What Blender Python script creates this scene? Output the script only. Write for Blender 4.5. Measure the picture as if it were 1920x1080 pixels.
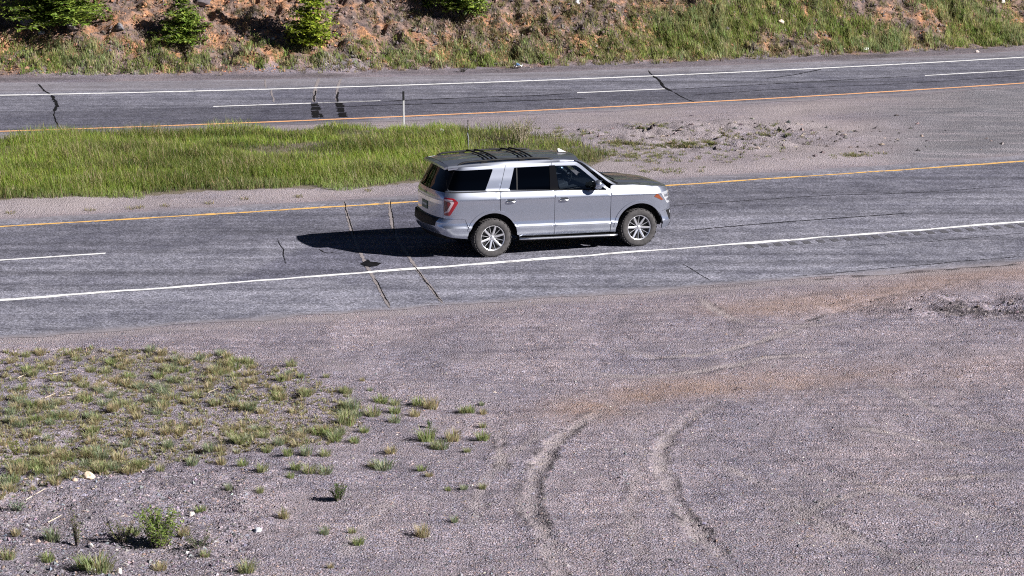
import bpy, math, random
import numpy as np
from mathutils import Vector, Matrix
from mathutils.geometry import delaunay_2d_cdt

for o in list(bpy.data.objects):
    bpy.data.objects.remove(o)
random.seed(7)
RNG = np.random.default_rng(11)
SC = bpy.context.scene
COL = SC.collection

# ------------------------------------------------------------------ camera
FPX, PITCH, HCAM = 4337.2, math.radians(12.273), 9.683     # focal length in pixels of a 1920 wide frame
cam_data = bpy.data.cameras.new('camera')
cam_data.sensor_fit = 'HORIZONTAL'
cam_data.sensor_width = 36.0
cam_data.lens = FPX / 1920 * 36
cam_data.clip_start = 0.5
cam_data.clip_end = 3000
cam = bpy.data.objects.new('camera', cam_data)
COL.objects.link(cam)
cam.location = (0, 0, HCAM + .022)
cam.rotation_euler = (math.pi / 2 - PITCH, 0, 0)
SC.camera = cam

# ------------------------------------------------------------------ sky, sun, exposure
SUN_EL = math.radians(31.9)
SUN_AZ = math.radians(111.5)           # clockwise from +Y
to_sun = Vector((math.sin(SUN_AZ) * math.cos(SUN_EL), math.cos(SUN_AZ) * math.cos(SUN_EL), math.sin(SUN_EL)))
world = bpy.data.worlds.new('World')
SC.world = world
world.use_nodes = True
wn = world.node_tree
sky = wn.nodes.new('ShaderNodeTexSky')
sky.sky_type = 'NISHITA'
sky.sun_disc = False
sky.sun_elevation = SUN_EL
sky.sun_rotation = SUN_AZ
sky.altitude = 3000
sky.air_density = 0.22
sky.dust_density = 0.1
bg = wn.nodes['Background']
wn.links.new(sky.outputs[0], bg.inputs[0])
bg.inputs[1].default_value = 0.05
sd = bpy.data.lights.new('sun', 'SUN')
sd.energy = 5.0
sd.angle = math.radians(0.5)
sd.color = (1.0, 0.955, 0.925)
sun = bpy.data.objects.new('sun', sd)
COL.objects.link(sun)
sun.location = (30, -10, 40)
sun.rotation_euler = to_sun.to_track_quat('Z', 'Y').to_euler()
SC.view_settings.view_transform = 'Standard'
SC.view_settings.look = 'None'
SC.view_settings.exposure = 0.95
SC.view_settings.gamma = 1.0
SC.view_settings.use_curve_mapping = False
SC.cycles.use_denoising = False      # keep the fine grain of gravel and grass
SC.cycles.filter_width = 1.1
SC.cycles.caustics_reflective = False
SC.cycles.caustics_refractive = False
SC.cycles.sample_clamp_indirect = 4.0

# ------------------------------------------------------------------ noise and terrain
def _hash(ix, iy, seed):
    h = (ix.astype(np.int64) * 374761393 + iy.astype(np.int64) * 668265263 + seed * 1274126177) & 0xffffffff
    h = ((h ^ (h >> 13)) * 1274126177) & 0xffffffff
    h = h ^ (h >> 16)
    return (h & 0xffff) / 65535.0

def vnoise(x, y, seed=0):
    x = np.asarray(x, float); y = np.asarray(y, float)
    ix = np.floor(x); iy = np.floor(y)
    fx = x - ix; fy = y - iy
    fx = fx * fx * (3 - 2 * fx); fy = fy * fy * (3 - 2 * fy)
    a = _hash(ix, iy, seed); b = _hash(ix + 1, iy, seed)
    c = _hash(ix, iy + 1, seed); d = _hash(ix + 1, iy + 1, seed)
    return (a + (b - a) * fx) * (1 - fy) + (c + (d - c) * fx) * fy - 0.5

def fbm(x, y, seed=0, oct=4):
    s = 0; a = 1.0; f = 1.0
    for k in range(oct):
        s = s + a * vnoise(x * f + 17.3 * k, y * f - 9.1 * k, seed + k)
        a *= 0.5; f *= 2.03
    return s

def sstep(e0, e1, x):
    t = np.clip((np.asarray(x, float) - e0) / (e1 - e0), 0, 1)
    return t * t * (3 - 2 * t)

def flat(px, py, z=0.0):
    """pixel of the photograph -> point of the level ground"""
    px = np.asarray(px, float); py = np.asarray(py, float)
    x = (px - 960) / FPX; y = -(py - 540) / FPX
    dy = math.cos(PITCH) + y * math.sin(PITCH); dz = -math.sin(PITCH) + y * math.cos(PITCH)
    t = (z - HCAM) / dz
    return x * t, dy * t

def quad(c):
    def f(x):
        x = np.asarray(x, float)
        xc = np.clip(x, -28, 28)
        return c[0] * xc * xc + c[1] * xc + c[2] + (x - xc) * (2 * c[0] * xc + c[1])
    return f

def pixline(pts):
    q = np.array([flat(*p) for p in pts])
    c = np.polyfit(q[:, 0], q[:, 1], 2)
    return quad(c)

near_white = quad((3.631e-4, .380915, 47.1207))
near_yellow = quad((1.618e-3, .366603, 54.9798))
far_yellow = quad((3.876e-3, .336869, 69.6821))
far_white = quad((4.620e-3, .291322, 76.9702))
near_lo = pixline([(0, 637), (300, 612), (725, 577), (1000, 561), (1340, 540), (1600, 516), (1920, 490)])
near_hi = lambda x: near_yellow(x) + 1.0
far_lo = lambda x: far_yellow(x) - 0.85
far_hi = pixline([(0, 156), (320, 151), (640, 145), (960, 137), (1280, 126), (1600, 112), (1920, 95)])
foot = lambda x: far_hi(x) + 1.5
near_lane = lambda x: 0.5 * (near_white(x) + near_yellow(x)) + 0.05
far_lane = pixline([(400, 199.7), (585, 193.5), (1082, 174), (1250, 167), (1733, 141), (1920, 131.5)])

def polyline_dist(x, y, pts):
    """distance to a ground polyline and the arc parameter 0..1"""
    best = np.full(np.shape(x), 1e9); par = np.zeros(np.shape(x))
    n = len(pts) - 1
    for i in range(n):
        ax, ay = pts[i]; bx, by = pts[i + 1]
        dx, dy = bx - ax, by - ay
        t = np.clip(((x - ax) * dx + (y - ay) * dy) / (dx * dx + dy * dy), 0, 1)
        d = np.hypot(x - ax - t * dx, y - ay - t * dy)
        m = d < best
        best = np.where(m, d, best); par = np.where(m, (i + t) / n, par)
    return best, par

def smooth_line(pts, n=6):
    p = [np.array(flat(*q)) for q in pts]
    out = []
    for i in range(len(p) - 1):
        p0 = p[max(i - 1, 0)]; p1 = p[i]; p2 = p[i + 1]; p3 = p[min(i + 2, len(p) - 1)]
        for k in range(n):
            t = k / n
            out.append(0.5 * ((2 * p1) + (-p0 + p2) * t + (2 * p0 - 5 * p1 + 4 * p2 - p3) * t * t + (-p0 + 3 * p1 - 3 * p2 + p3) * t ** 3))
    out.append(p[-1])
    return [tuple(q) for q in out]

RUT_A = smooth_line([(1180, 735), (1120, 770), (1062, 815), (1020, 855), (1000, 900), (992, 945), (1012, 985), (1050, 1030), (1085, 1075)])
RUT_B = smooth_line([(1380, 725), (1318, 765), (1262, 805), (1240, 845), (1245, 890), (1265, 935), (1305, 985), (1355, 1040), (1395, 1085)])
RUT_C = smooth_line([(1000, 985), (1030, 1040), (1060, 1085)])
RUT_D = smooth_line([(940, 800), (938, 850), (945, 885)])
TRACKS = [smooth_line(p, 5) for p in (
    [(1130, 650), (1230, 668), (1340, 660), (1460, 628), (1560, 590)], [(1080, 690), (1200, 700), (1330, 690), (1450, 668), (1600, 660)],
    [(1300, 545), (1330, 575), (1385, 605), (1500, 612), (1640, 600)], [(1440, 1000), (1560, 940), (1720, 905), (1930, 895)],
    [(1480, 880), (1600, 900), (1760, 945), (1930, 985)], [(1420, 930), (1560, 985), (1700, 1050), (1780, 1090)], [(1560, 800), (1700, 815), (1840, 850), (1930, 880)],
    [(1340, 860), (1420, 900), (1520, 960), (1600, 1040)], [(640, 1050), (680, 985), (740, 940)], [(1180, 790), (1200, 870), (1180, 960), (1210, 1060)],
    [(890, 1000), (900, 920), (960, 850), (1040, 800)], [(1640, 700), (1740, 760), (1860, 800), (1940, 815)])]
GULLY = smooth_line([(1500, 605), (1580, 578), (1680, 553), (1750, 540), (1810, 522)])
BROWN = smooth_line([(1020, 800), (1130, 755), (1260, 728), (1420, 712), (1600, 700), (1800, 695), (2000, 690)])
BROWN2 = smooth_line([(1380, 585), (1480, 575), (1620, 560), (1800, 520), (1950, 505)])
VEG_POLY = [flat(*p) for p in [(-60, 650), (200, 652), (420, 668), (560, 690), (650, 735), (690, 790), (620, 832), (450, 850), (250, 880), (100, 905), (-60, 950)]]

def in_poly(x, y, poly):
    x = np.asarray(x); y = np.asarray(y)
    ins = np.zeros(x.shape, bool)
    n = len(poly)
    for i in range(n):
        x0, y0 = poly[i]; x1, y1 = poly[(i + 1) % n]
        c = ((y0 > y) != (y1 > y)) & (x < (x1 - x0) * (y - y0) / (y1 - y0 + 1e-12) + x0)
        ins ^= c
    return ins

def rut_profile(x, y):
    z = np.zeros(np.shape(x)); sand = np.zeros(np.shape(x)); edge = np.zeros(np.shape(x))
    wob = vnoise(x * 6, y * 6, 61) * 0.07 + vnoise(x * 2.2, y * 2.2, 66) * .12
    for line, hw, dep, lip in ((RUT_A, .14, .022, .018), (RUT_B, .13, .022, .018), (RUT_C, .10, .012, .01), (RUT_D, .10, .008, .006)):
        d, t = polyline_dist(x, y, line)
        d = d + wob
        fade = sstep(0, .25, t) * (1 - sstep(.75, 1, t)) * (.55 + .9 * np.clip(vnoise(x * 1.7, y * 1.7, 64) + .4, 0, 1))
        inside = 1 - sstep(hw * .75, hw, d)
        ridge = np.exp(-((d - hw * 1.15) / .06) ** 2)
        rough = .35 + 1.3 * np.clip(vnoise(x * 9, y * 9, 62) + .4, 0, 1)
        z = z + fade * (-dep * inside + lip * ridge * rough)
        sand = np.maximum(sand, fade * inside * (.62 + .38 * np.sin(d * 130)))
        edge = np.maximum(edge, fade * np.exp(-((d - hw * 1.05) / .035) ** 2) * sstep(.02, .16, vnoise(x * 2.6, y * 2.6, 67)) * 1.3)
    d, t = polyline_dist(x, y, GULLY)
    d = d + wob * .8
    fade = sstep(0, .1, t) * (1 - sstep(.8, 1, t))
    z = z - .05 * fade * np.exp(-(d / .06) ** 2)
    edge = np.maximum(edge, 1.2 * fade * np.exp(-(d / .06) ** 2) * sstep(-.3, .1, vnoise(x * 3, y * 3, 68)))  # shade of the gully groove, painted dark into the ground colour
    # faint older wheel tracks sweeping over the lot
    for k, line in enumerate(TRACKS):
        d, t = polyline_dist(x, y, line)
        f2 = sstep(0, .2, t) * (1 - sstep(.8, 1, t)) * np.clip(.75 + 1.1 * vnoise(x * .9, y * .9, 160 + k), 0, 1)
        d = np.abs(d + wob * .5)
        sand = np.maximum(sand, .75 * f2 * (1 - sstep(.06, .12, d)))
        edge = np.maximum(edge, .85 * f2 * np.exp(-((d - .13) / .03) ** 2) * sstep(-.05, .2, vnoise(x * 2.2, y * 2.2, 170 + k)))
    return z, sand, edge

def c_in(x, y):
    return (x > -3.5) & (x < 13) & (y > 25) & (y < 47)

GX_CLOD, GY_CLOD = flat(1330, 262)
DK_X, DK_Y = flat(1850, 578)

def terrain(x, y, fine=True):
    x = np.asarray(x, float); y = np.asarray(y, float)
    nl = near_lo(x); nh = near_hi(x); fl = far_lo(x); fh = far_hi(x); ft = foot(x)
    z = np.zeros(np.broadcast(x, y).shape)
    n1 = fbm(x * .35, y * .35, 3, 3)
    # lot in front of the near road
    lot = sstep(-.15, -1.2, y - nl)
    z = z + lot * (.10 * n1 + .05 * fbm(x * 1.1, y * 1.1, 5, 3))
    # median, slightly crowned
    med = sstep(.1, 1.4, y - nh) * sstep(-.1, -1.4, y - fl)
    z = z + med * (.10 + .16 * n1)
    # under the two carriageways
    und = sstep(.3, .9, y - nl) * sstep(-.3, -.9, y - nh) + sstep(.3, .9, y - fl) * sstep(-.3, -.9, y - fh)
    z = z + .014 - .06 * np.clip(und, 0, 1)
    # cut slope
    d = np.maximum(y - ft, 0)
    up = np.where(d < 1.6, .24 * d * d / 1.6 * .8 + .1 * d, .24 * 1.6 * .8 + .16 + .62 * (d - 1.6))
    up = np.where(d > 42, up - .50 * (d - 42), up)
    z = z + up
    hs = sstep(0, 1.2, d)
    z = z + hs * (.45 * fbm(x * .16, y * .16, 21, 3) + .34 * fbm(x * .8, y * .8, 23, 3))
    if fine:
        x, y = np.broadcast_arrays(x, y)
        def put(mask, fn):
            if mask.any():
                z[mask] += fn(x[mask], y[mask], mask)
        put(hs > 0, lambda a, c, m: hs[m] * (.36 * fbm(a * 2.6, c * 2.6, 27, 4)))
        put((lot > 0) & (c_in(x, y)), lambda a, c, m: rut_profile(a, c)[0])
        put((med > 0) & (np.abs(x - GX_CLOD) < 9), lambda a, c, m: med[m] * np.exp(-(((a - GX_CLOD) / 3.4) ** 2 + ((c - GY_CLOD) / 2.6) ** 2) * .8) *
            (.26 * fbm(a * 1.2 + c * .5, c * 2.6 + a * .6, 73, 4) + .15 * np.maximum(0, np.sin(6.283 * (c * 1.25 + a * .5 + 1.3 * fbm(a * .6, c * .6, 74, 2)))) ** 4 * sstep(-.05, .2, vnoise(a * 1.4, c * 1.4, 75)) + .24 * (.3 - np.abs(vnoise(a * .9 + c * .9, c * 2.4 - a * .3, 71)))))
        put((lot > 0) & (x > 3) & (x < 18), lambda a, c, m: lot[m] * np.exp(-(((a - DK_X) / 2.4) ** 2 + ((c - DK_Y) / .9) ** 2)) * (.34 * fbm(a * 1.6, c * 3.4, 83, 4)))
        def lotfn(a, c, m):
            veg = in_poly(a, c, VEG_POLY)
            return lot[m] * ((.026 * fbm(a * 4.5, c * 4.5, 91, 3)) * (1 + 1.6 * veg + 1.3 * ((c < 34.3) & (a < -3.2))) + .03 * np.maximum(vnoise(a * .7 - c * .55, (c * .25 + a * .4) * 2, 95), 0))
        put((lot > 0) & (y > 22), lotfn)
    return z

def hit(px, py):
    """pixel -> point on the built terrain (vectorised bisection along the ray)"""
    px = np.atleast_1d(np.asarray(px, float)); py = np.atleast_1d(np.asarray(py, float))
    dx = (px - 960) / FPX; v = -(py - 540) / FPX
    dy = math.cos(PITCH) + v * math.sin(PITCH); dz = -math.sin(PITCH) + v * math.cos(PITCH)
    lo = np.full(px.shape, 15.0); hi = np.full(px.shape, 125.0)
    for it in range(26):
        t = .5 * (lo + hi)
        above = HCAM + dz * t > terrain(dx * t, dy * t, it > 13)
        lo = np.where(above, t, lo); hi = np.where(above, hi, t)
        if it == 13:
            lo = lo - 1.2; hi = hi + 1.2
    t = .5 * (lo + hi)
    return np.stack([dx * t, dy * t, terrain(dx * t, dy * t)], -1)

def hit1(px, py):
    return Vector(hit(px, py)[0])

# ------------------------------------------------------------------ mesh helpers
def make_mesh(name, verts, tris, cols=None, smooth=False, extra=None):
    verts = np.asarray(verts, np.float32); tris = np.asarray(tris, np.int32)
    me = bpy.data.meshes.new(name)
    me.vertices.add(len(verts)); me.vertices.foreach_set('co', verts.ravel())
    k = tris.shape[1]
    me.loops.add(tris.size); me.loops.foreach_set('vertex_index', tris.ravel())
    me.polygons.add(len(tris)); me.polygons.foreach_set('loop_start', np.arange(0, tris.size, k, dtype=np.int32))
    me.polygons.foreach_set('use_smooth', np.full(len(tris), smooth))
    for nm, c in (([('Col', cols)] if cols is not None else []) + list((extra or {}).items())):
        a = me.attributes.new(nm, 'FLOAT_COLOR', 'POINT')
        c4 = np.ones((len(verts), 4), np.float32); c4[:, :3] = c
        a.data.foreach_set('color', c4.ravel())
    me.update(calc_edges=True)
    me.validate()
    return me

def obj(name, me, mat=None, parent=None):
    if mat is not None and not me.materials:
        me.materials.append(mat)
    o = bpy.data.objects.new(name, me)
    COL.objects.link(o)
    if parent is not None:
        o.parent = parent
    return o

def tag(o, label=None, cat=None, group=None, kind=None):
    if label: o['label'] = label
    if cat: o['category'] = cat
    if group: o['group'] = group
    if kind: o['kind'] = kind
    return o

def empty(name, loc=(0, 0, 0), rz=0):
    o = bpy.data.objects.new(name, None)
    COL.objects.link(o)
    o.location = loc; o.rotation_euler = (0, 0, rz)
    return o

class MB:
    """collects boxes, tubes and lathes into one mesh"""
    def __init__(s): s.v = []; s.f = []
    def add(s, vs, fs):
        b = len(s.v); s.v += [tuple(map(float, v)) for v in vs]; s.f += [tuple(i + b for i in f) for f in fs]
    def box(s, c, h, m=None):
        vs = [Vector((c[0] + a * h[0], c[1] + b * h[1], c[2] + d * h[2])) for a in (-1, 1) for b in (-1, 1) for d in (-1, 1)]
        if m: vs = [m @ v for v in vs]
        s.add(vs, [(0, 1, 3, 2), (4, 6, 7, 5), (0, 4, 5, 1), (2, 3, 7, 6), (0, 2, 6, 4), (1, 5, 7, 3)])
    def tube(s, pts, r, n=8, caps=True):
        pts = [Vector(p) for p in pts]
        rs = r if isinstance(r, (list, tuple)) else [r] * len(pts)
        b = len(s.v)
        for i, p in enumerate(pts):
            t = (pts[min(i + 1, len(pts) - 1)] - pts[max(i - 1, 0)]).normalized()
            a = t.cross(Vector((0, 0, 1)))
            if a.length < 1e-3: a = t.cross(Vector((1, 0, 0)))
            a.normalize(); c = t.cross(a)
            for k in range(n):
                th = 2 * math.pi * k / n
                s.v.append(tuple(p + (a * math.cos(th) + c * math.sin(th)) * rs[i]))
        for i in range(len(pts) - 1):
            for k in range(n):
                k2 = (k + 1) % n
                s.f.append((b + i * n + k, b + i * n + k2, b + (i + 1) * n + k2, b + (i + 1) * n + k))
        if caps:
            s.f.append(tuple(b + k for k in range(n))[::-1])
            s.f.append(tuple(b + (len(pts) - 1) * n + k for k in range(n)))
    def lathe(s, prof, n=32, axis='Y', c=(0, 0, 0)):
        b = len(s.v)
        for (r, a) in prof:
            for k in range(n):
                th = 2 * math.pi * k / n
                s.v.append((c[0] + r * math.cos(th), c[1] + a, c[2] + r * math.sin(th)))
        for i in range(len(prof) - 1):
            for k in range(n):
                k2 = (k + 1) % n
                s.f.append((b + i * n + k, b + (i + 1) * n + k, b + (i + 1) * n + k2, b + i * n + k2))
    def build(s, name, mat, parent=None, smooth=35, bevel=0):
        me = bpy.data.meshes.new(name)
        me.from_pydata(s.v, [], s.f); me.update()
        o = obj(name, me, mat, parent)
        finish(me, smooth)
        if bevel:
            md = o.modifiers.new('bevel', 'BEVEL'); md.width = bevel; md.segments = 2; md.limit_method = 'ANGLE'
        return o

def finish(me, ang=35):
    if ang:
        me.shade_smooth()
        me.set_sharp_from_angle(angle=math.radians(ang))

# ------------------------------------------------------------------ materials
def new_mat(name):
    m = bpy.data.materials.new(name)
    m.use_nodes = True
    nt = m.node_tree
    return m, nt, nt.nodes['Principled BSDF']

def N(nt, typ, **kw):
    n = nt.nodes.new(typ)
    for k, v in kw.items():
        if k.startswith('i_'):
            n.inputs[int(k[2:])].default_value = v
        else:
            setattr(n, k, v)
    return n

def mixc(nt, fac, a, b, blend='MIX'):
    n = nt.nodes.new('ShaderNodeMix'); n.data_type = 'RGBA'; n.blend_type = blend
    for ix, val in ((0, fac), (6, a), (7, b)):
        sock = n.inputs[ix]
        if isinstance(val, bpy.types.NodeSocket):
            nt.links.new(val, sock)
        elif isinstance(val, (int, float)):
            sock.default_value = val if ix == 0 else (val, val, val, 1)
        else:
            sock.default_value = (*val, 1) if len(val) == 3 else val
    return n.outputs[2]

def math_n(nt, op, a, b=None, clamp=False):
    n = nt.nodes.new('ShaderNodeMath'); n.operation = op; n.use_clamp = clamp
    for i, v in enumerate((a, b)):
        if v is None: continue
        if isinstance(v, bpy.types.NodeSocket): nt.links.new(v, n.inputs[i])
        else: n.inputs[i].default_value = v
    return n.outputs[0]

def ramp(nt, src, stops):
    r = nt.nodes.new('ShaderNodeValToRGB')
    e = r.color_ramp.elements
    while len(e) < len(stops): e.new(0.5)
    for i, (p, c) in enumerate(stops):
        e[i].position = p; e[i].color = (*c, 1) if len(c) == 3 else c
    nt.links.new(src, r.inputs[0])
    return r.outputs[0]

def coords(nt, scale=(1, 1, 1), rot=0.0):
    tc = nt.nodes.new('ShaderNodeTexCoord')
    mp = nt.nodes.new('ShaderNodeMapping')
    mp.inputs['Scale'].default_value = scale
    mp.inputs['Rotation'].default_value = (0, 0, rot)
    mp.vector_type = 'POINT'
    nt.links.new(tc.outputs['Object'], mp.inputs[0])
    return mp.outputs[0]

def noise_n(nt, vec, scale, detail=3, rough=.55):
    n = nt.nodes.new('ShaderNodeTexNoise')
    n.inputs['Scale'].default_value = scale; n.inputs['Detail'].default_value = detail; n.inputs['Roughness'].default_value = rough
    nt.links.new(vec, n.inputs['Vector'])
    return n.outputs['Fac']

def voro(nt, vec, scale, feature='F1', out='Color'):
    n = nt.nodes.new('ShaderNodeTexVoronoi'); n.feature = feature
    n.inputs['Scale'].default_value = scale
    nt.links.new(vec, n.inputs['Vector'])
    return n.outputs[out]

def sep(nt, col):
    n = nt.nodes.new('ShaderNodeSeparateColor'); nt.links.new(col, n.inputs[0]); return n.outputs

def bump(nt, bsdf, h, strength=.5, dist=.02):
    b = nt.nodes.new('ShaderNodeBump')
    b.inputs['Strength'].default_value = strength; b.inputs['Distance'].default_value = dist
    nt.links.new(h, b.inputs['Height']); nt.links.new(b.outputs[0], bsdf.inputs['Normal'])

def plain(name, col, rough=.6, metal=0.0, spec=None, coat=0.0, grain=0.0, gscale=30):
    m, nt, b = new_mat(name)
    b.inputs['Roughness'].default_value = rough; b.inputs['Metallic'].default_value = metal
    if coat: b.inputs['Coat Weight'].default_value = coat; b.inputs['Coat Roughness'].default_value = .06
    if spec is not None: b.inputs['Specular IOR Level'].default_value = spec
    if grain:
        v = coords(nt)
        f = noise_n(nt, v, gscale, 4)
        lo = tuple(c * (1 - grain) for c in col); hi = tuple(min(1, c * (1 + grain)) for c in col)
        nt.links.new(ramp(nt, f, [(.3, lo), (.7, hi)]), b.inputs['Base Color'])
    else:
        b.inputs['Base Color'].default_value = (*col, 1)
    return m

ROADROT = -math.radians(20.7)

def ground_material():
    m, nt, b = new_mat('gravel_ground')
    v = coords(nt)
    cell = sep(nt, voro(nt, v, 34))
    cell2 = sep(nt, voro(nt, v, 75))
    c1 = ramp(nt, cell[0], [(0, (.062, .056, .063)), (.3, (.170, .151, .167)), (.75, (.290, .260, .278)), (1, (.60, .555, .56))])
    c2 = ramp(nt, cell2[1], [(0, (.060, .053, .062)), (.5, (.235, .210, .227)), (1, (.54, .50, .51))])
    gravel = mixc(nt, .5, c1, c2)
    tint = ramp(nt, cell[2], [(0, (.90, .94, 1.14)), (.5, (.97, .97, 1.04)), (1, (1.10, .97, .96))])
    gravel = mixc(nt, 1.0, gravel, tint, 'MULTIPLY')
    fines = noise_n(nt, v, .8, 6, .7)
    gravel = mixc(nt, ramp(nt, fines, [(.46, (0, 0, 0)), (.66, (.7, .7, .7))]), gravel, mixc(nt, noise_n(nt, v, 18, 4), (.19, .168, .190), (.285, .252, .275)))
    big = noise_n(nt, v, .45, 4)
    gravel = mixc(nt, 1.0, gravel, ramp(nt, big, [(.3, (.80, .82, .87)), (.7, (1.16, 1.12, 1.08))]), 'MULTIPLY')
    vs = coords(nt, (.10, 3.2, 1), math.radians(40))
    streak = noise_n(nt, vs, 1.5, 6, .66)
    gravel = mixc(nt, 1.0, gravel, ramp(nt, streak, [(.36, (.76, .76, .79)), (.5, (1, 1, 1)), (.68, (1.15, 1.13, 1.12))]), 'MULTIPLY')
    za = nt.nodes.new('ShaderNodeAttribute'); za.attribute_name = 'ZoneA'
    zb = nt.nodes.new('ShaderNodeAttribute'); zb.attribute_name = 'ZoneB'
    A = sep(nt, za.outputs['Color']); B = sep(nt, zb.outputs['Color'])
    nz = noise_n(nt, v, 3.0, 5, .65)
    nzc = math_n(nt, 'SUBTRACT', nz, .5)
    def msk(s, k=1.1):
        return math_n(nt, 'ADD', s, math_n(nt, 'MULTIPLY', nzc, k), True)
    def gated(s, k=1.4):
        a = math_n(nt, 'MULTIPLY', s, math_n(nt, 'ADD', 1.0, math_n(nt, 'MULTIPLY', nzc, k)), True)
        return a
    fine = noise_n(nt, v, 40, 3)
    brown = ramp(nt, fine, [(.3, (.23, .135, .080)), (.7, (.42, .275, .175))])
    brown = mixc(nt, .35, brown, gravel)
    sand = ramp(nt, fine, [(.3, (.270, .233, .238)), (.7, (.39, .345, .345))])
    soilc = noise_n(nt, v, 1.1, 5, .65)
    soil = ramp(nt, soilc, [(.36, (.115, .095, .097)), (.50, (.215, .150, .122)), (.62, (.36, .190, .105)), (.78, (.46, .265, .155))])
    sc2 = sep(nt, voro(nt, v, 9))
    soil = mixc(nt, 1.0, soil, ramp(nt, sc2[0], [(0, (.55, .55, .58)), (.5, (1, 1, 1)), (1, (1.35, 1.3, 1.28))]), 'MULTIPLY')
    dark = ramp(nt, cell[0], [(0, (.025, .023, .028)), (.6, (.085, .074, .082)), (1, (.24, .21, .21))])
    litter = ramp(nt, fine, [(.3, (.085, .080, .045)), (.7, (.20, .165, .11))])
    tarmac = ramp(nt, cell2[1], [(0, (.10, .098, .115)), (.6, (.185, .18, .20)), (1, (.34, .33, .35))])
    vst = coords(nt, (.12, 1.6, 1), ROADROT)
    pale = noise_n(nt, vst, 2.2, 5, .7)
    tarmac = mixc(nt, 1.0, tarmac, ramp(nt, pale, [(.38, (.80, .80, .84)), (.55, (1.0, 1, 1)), (.70, (1.75, 1.60, 1.62))]), 'MULTIPLY')
    c = mixc(nt, gated(A[1]), gravel, brown)
    c = mixc(nt, gated(A[2], .8), c, sand)
    c = mixc(nt, gated(B[2]), c, tarmac)
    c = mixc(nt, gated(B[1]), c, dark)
    c = mixc(nt, A[0], c, soil)
    c = mixc(nt, gated(B[0]), c, litter)
    nt.links.new(c, b.inputs['Base Color'])
    b.inputs['Roughness'].default_value = .95
    b.inputs['Specular IOR Level'].default_value = .15
    d1 = voro(nt, v, 34, 'F1', 'Distance'); d2 = voro(nt, v, 75, 'F1', 'Distance')
    h = math_n(nt, 'ADD', math_n(nt, 'MULTIPLY', d1, -1.0), math_n(nt, 'MULTIPLY', d2, -.4))
    h = math_n(nt, 'ADD', h, math_n(nt, 'MULTIPLY', noise_n(nt, v, 9, 4), 1.2))
    bump(nt, b, h, .75, .03)
    return m

def asphalt_material(name, base, streak_amt=.35, seed=0.0, lane_lines=()):
    m, nt, b = new_mat(name)
    v = coords(nt)
    cell = sep(nt, voro(nt, v, 42))
    c = ramp(nt, cell[0], [(0, tuple(x * .45 for x in base)), (.6, base), (1, tuple(x * 2.0 for x in base))])
    mot = noise_n(nt, v, 2.6, 5, .65)
    c = mixc(nt, 1.0, c, ramp(nt, mot, [(.36, (.80, .80, .82)), (.5, (1, 1, 1)), (.64, (1.20, 1.19, 1.17))]), 'MULTIPLY')
    vs = coords(nt, (.05, 1.4, 1), ROADROT)
    off = nt.nodes.new('ShaderNodeVectorMath'); off.operation = 'ADD'; off.inputs[1].default_value = (seed, seed * 2, 0)
    nt.links.new(vs, off.inputs[0])
    s1 = noise_n(nt, off.outputs[0], 1.1, 4, .6)
    lo = 1 - streak_amt; hi = 1 + streak_amt
    c = mixc(nt, 1.0, c, ramp(nt, s1, [(.32, (lo, lo, lo * 1.02)), (.68, (hi, hi, hi))]), 'MULTIPLY')
    p = noise_n(nt, v, .7, 5, .6)
    c = mixc(nt, 1.0, c, ramp(nt, p, [(.33, (.80, .80, .83)), (.5, (1, 1, 1)), (.66, (1.18, 1.17, 1.16))]), 'MULTIPLY')
    za = nt.nodes.new('ShaderNodeAttribute'); za.attribute_name = 'ZoneA'
    A = sep(nt, za.outputs['Color'])          # r worn dark lane, g pale edge, b new patch
    nz = noise_n(nt, v, 2.5, 4, .6)
    g = math_n(nt, 'MULTIPLY', A[0], math_n(nt, 'ADD', .35, math_n(nt, 'MULTIPLY', s1, 1.3)), True)
    c = mixc(nt, g, c, mixc(nt, 1.0, c, (.52, .52, .56), 'MULTIPLY'))
    g2 = math_n(nt, 'MULTIPLY', A[1], math_n(nt, 'ADD', .2, math_n(nt, 'MULTIPLY', nz, 1.6)), True)
    c = mixc(nt, g2, c, (.25, .222, .235))
    g3 = math_n(nt, 'MULTIPLY', A[2], math_n(nt, 'ADD', .55, math_n(nt, 'MULTIPLY', nz, .9)), True)
    c = mixc(nt, g3, c, mixc(nt, 1.0, c, (.70, .70, .76), 'MULTIPLY'))
    nt.links.new(c, b.inputs['Base Color'])
    b.inputs['Roughness'].default_value = .85
    b.inputs['Specular IOR Level'].default_value = .25
    h = math_n(nt, 'ADD', math_n(nt, 'MULTIPLY', voro(nt, v, 60, 'F1', 'Distance'), -1.0), math_n(nt, 'MULTIPLY', noise_n(nt, v, 14, 4), .5))
    bump(nt, b, h, .35, .012)
    return m

def paint_material(name, col, wear=.42):
    m, nt, b = new_mat(name)
    v = coords(nt)
    n1 = noise_n(nt, v, 5, 6, .7)
    n2 = noise_n(nt, v, 60, 3, .6)
    s = math_n(nt, 'ADD', math_n(nt, 'MULTIPLY', n1, .75), math_n(nt, 'MULTIPLY', n2, .25))
    f = ramp(nt, s, [(wear - .06, (0, 0, 0)), (wear + .05, (1, 1, 1))])
    c = mixc(nt, f, (.19, .185, .195), mixc(nt, n2, tuple(x * .85 for x in col), col))
    nt.links.new(c, b.inputs['Base Color'])
    b.inputs['Roughness'].default_value = .7
    bump(nt, b, n2, .2, .004)
    return m

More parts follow.
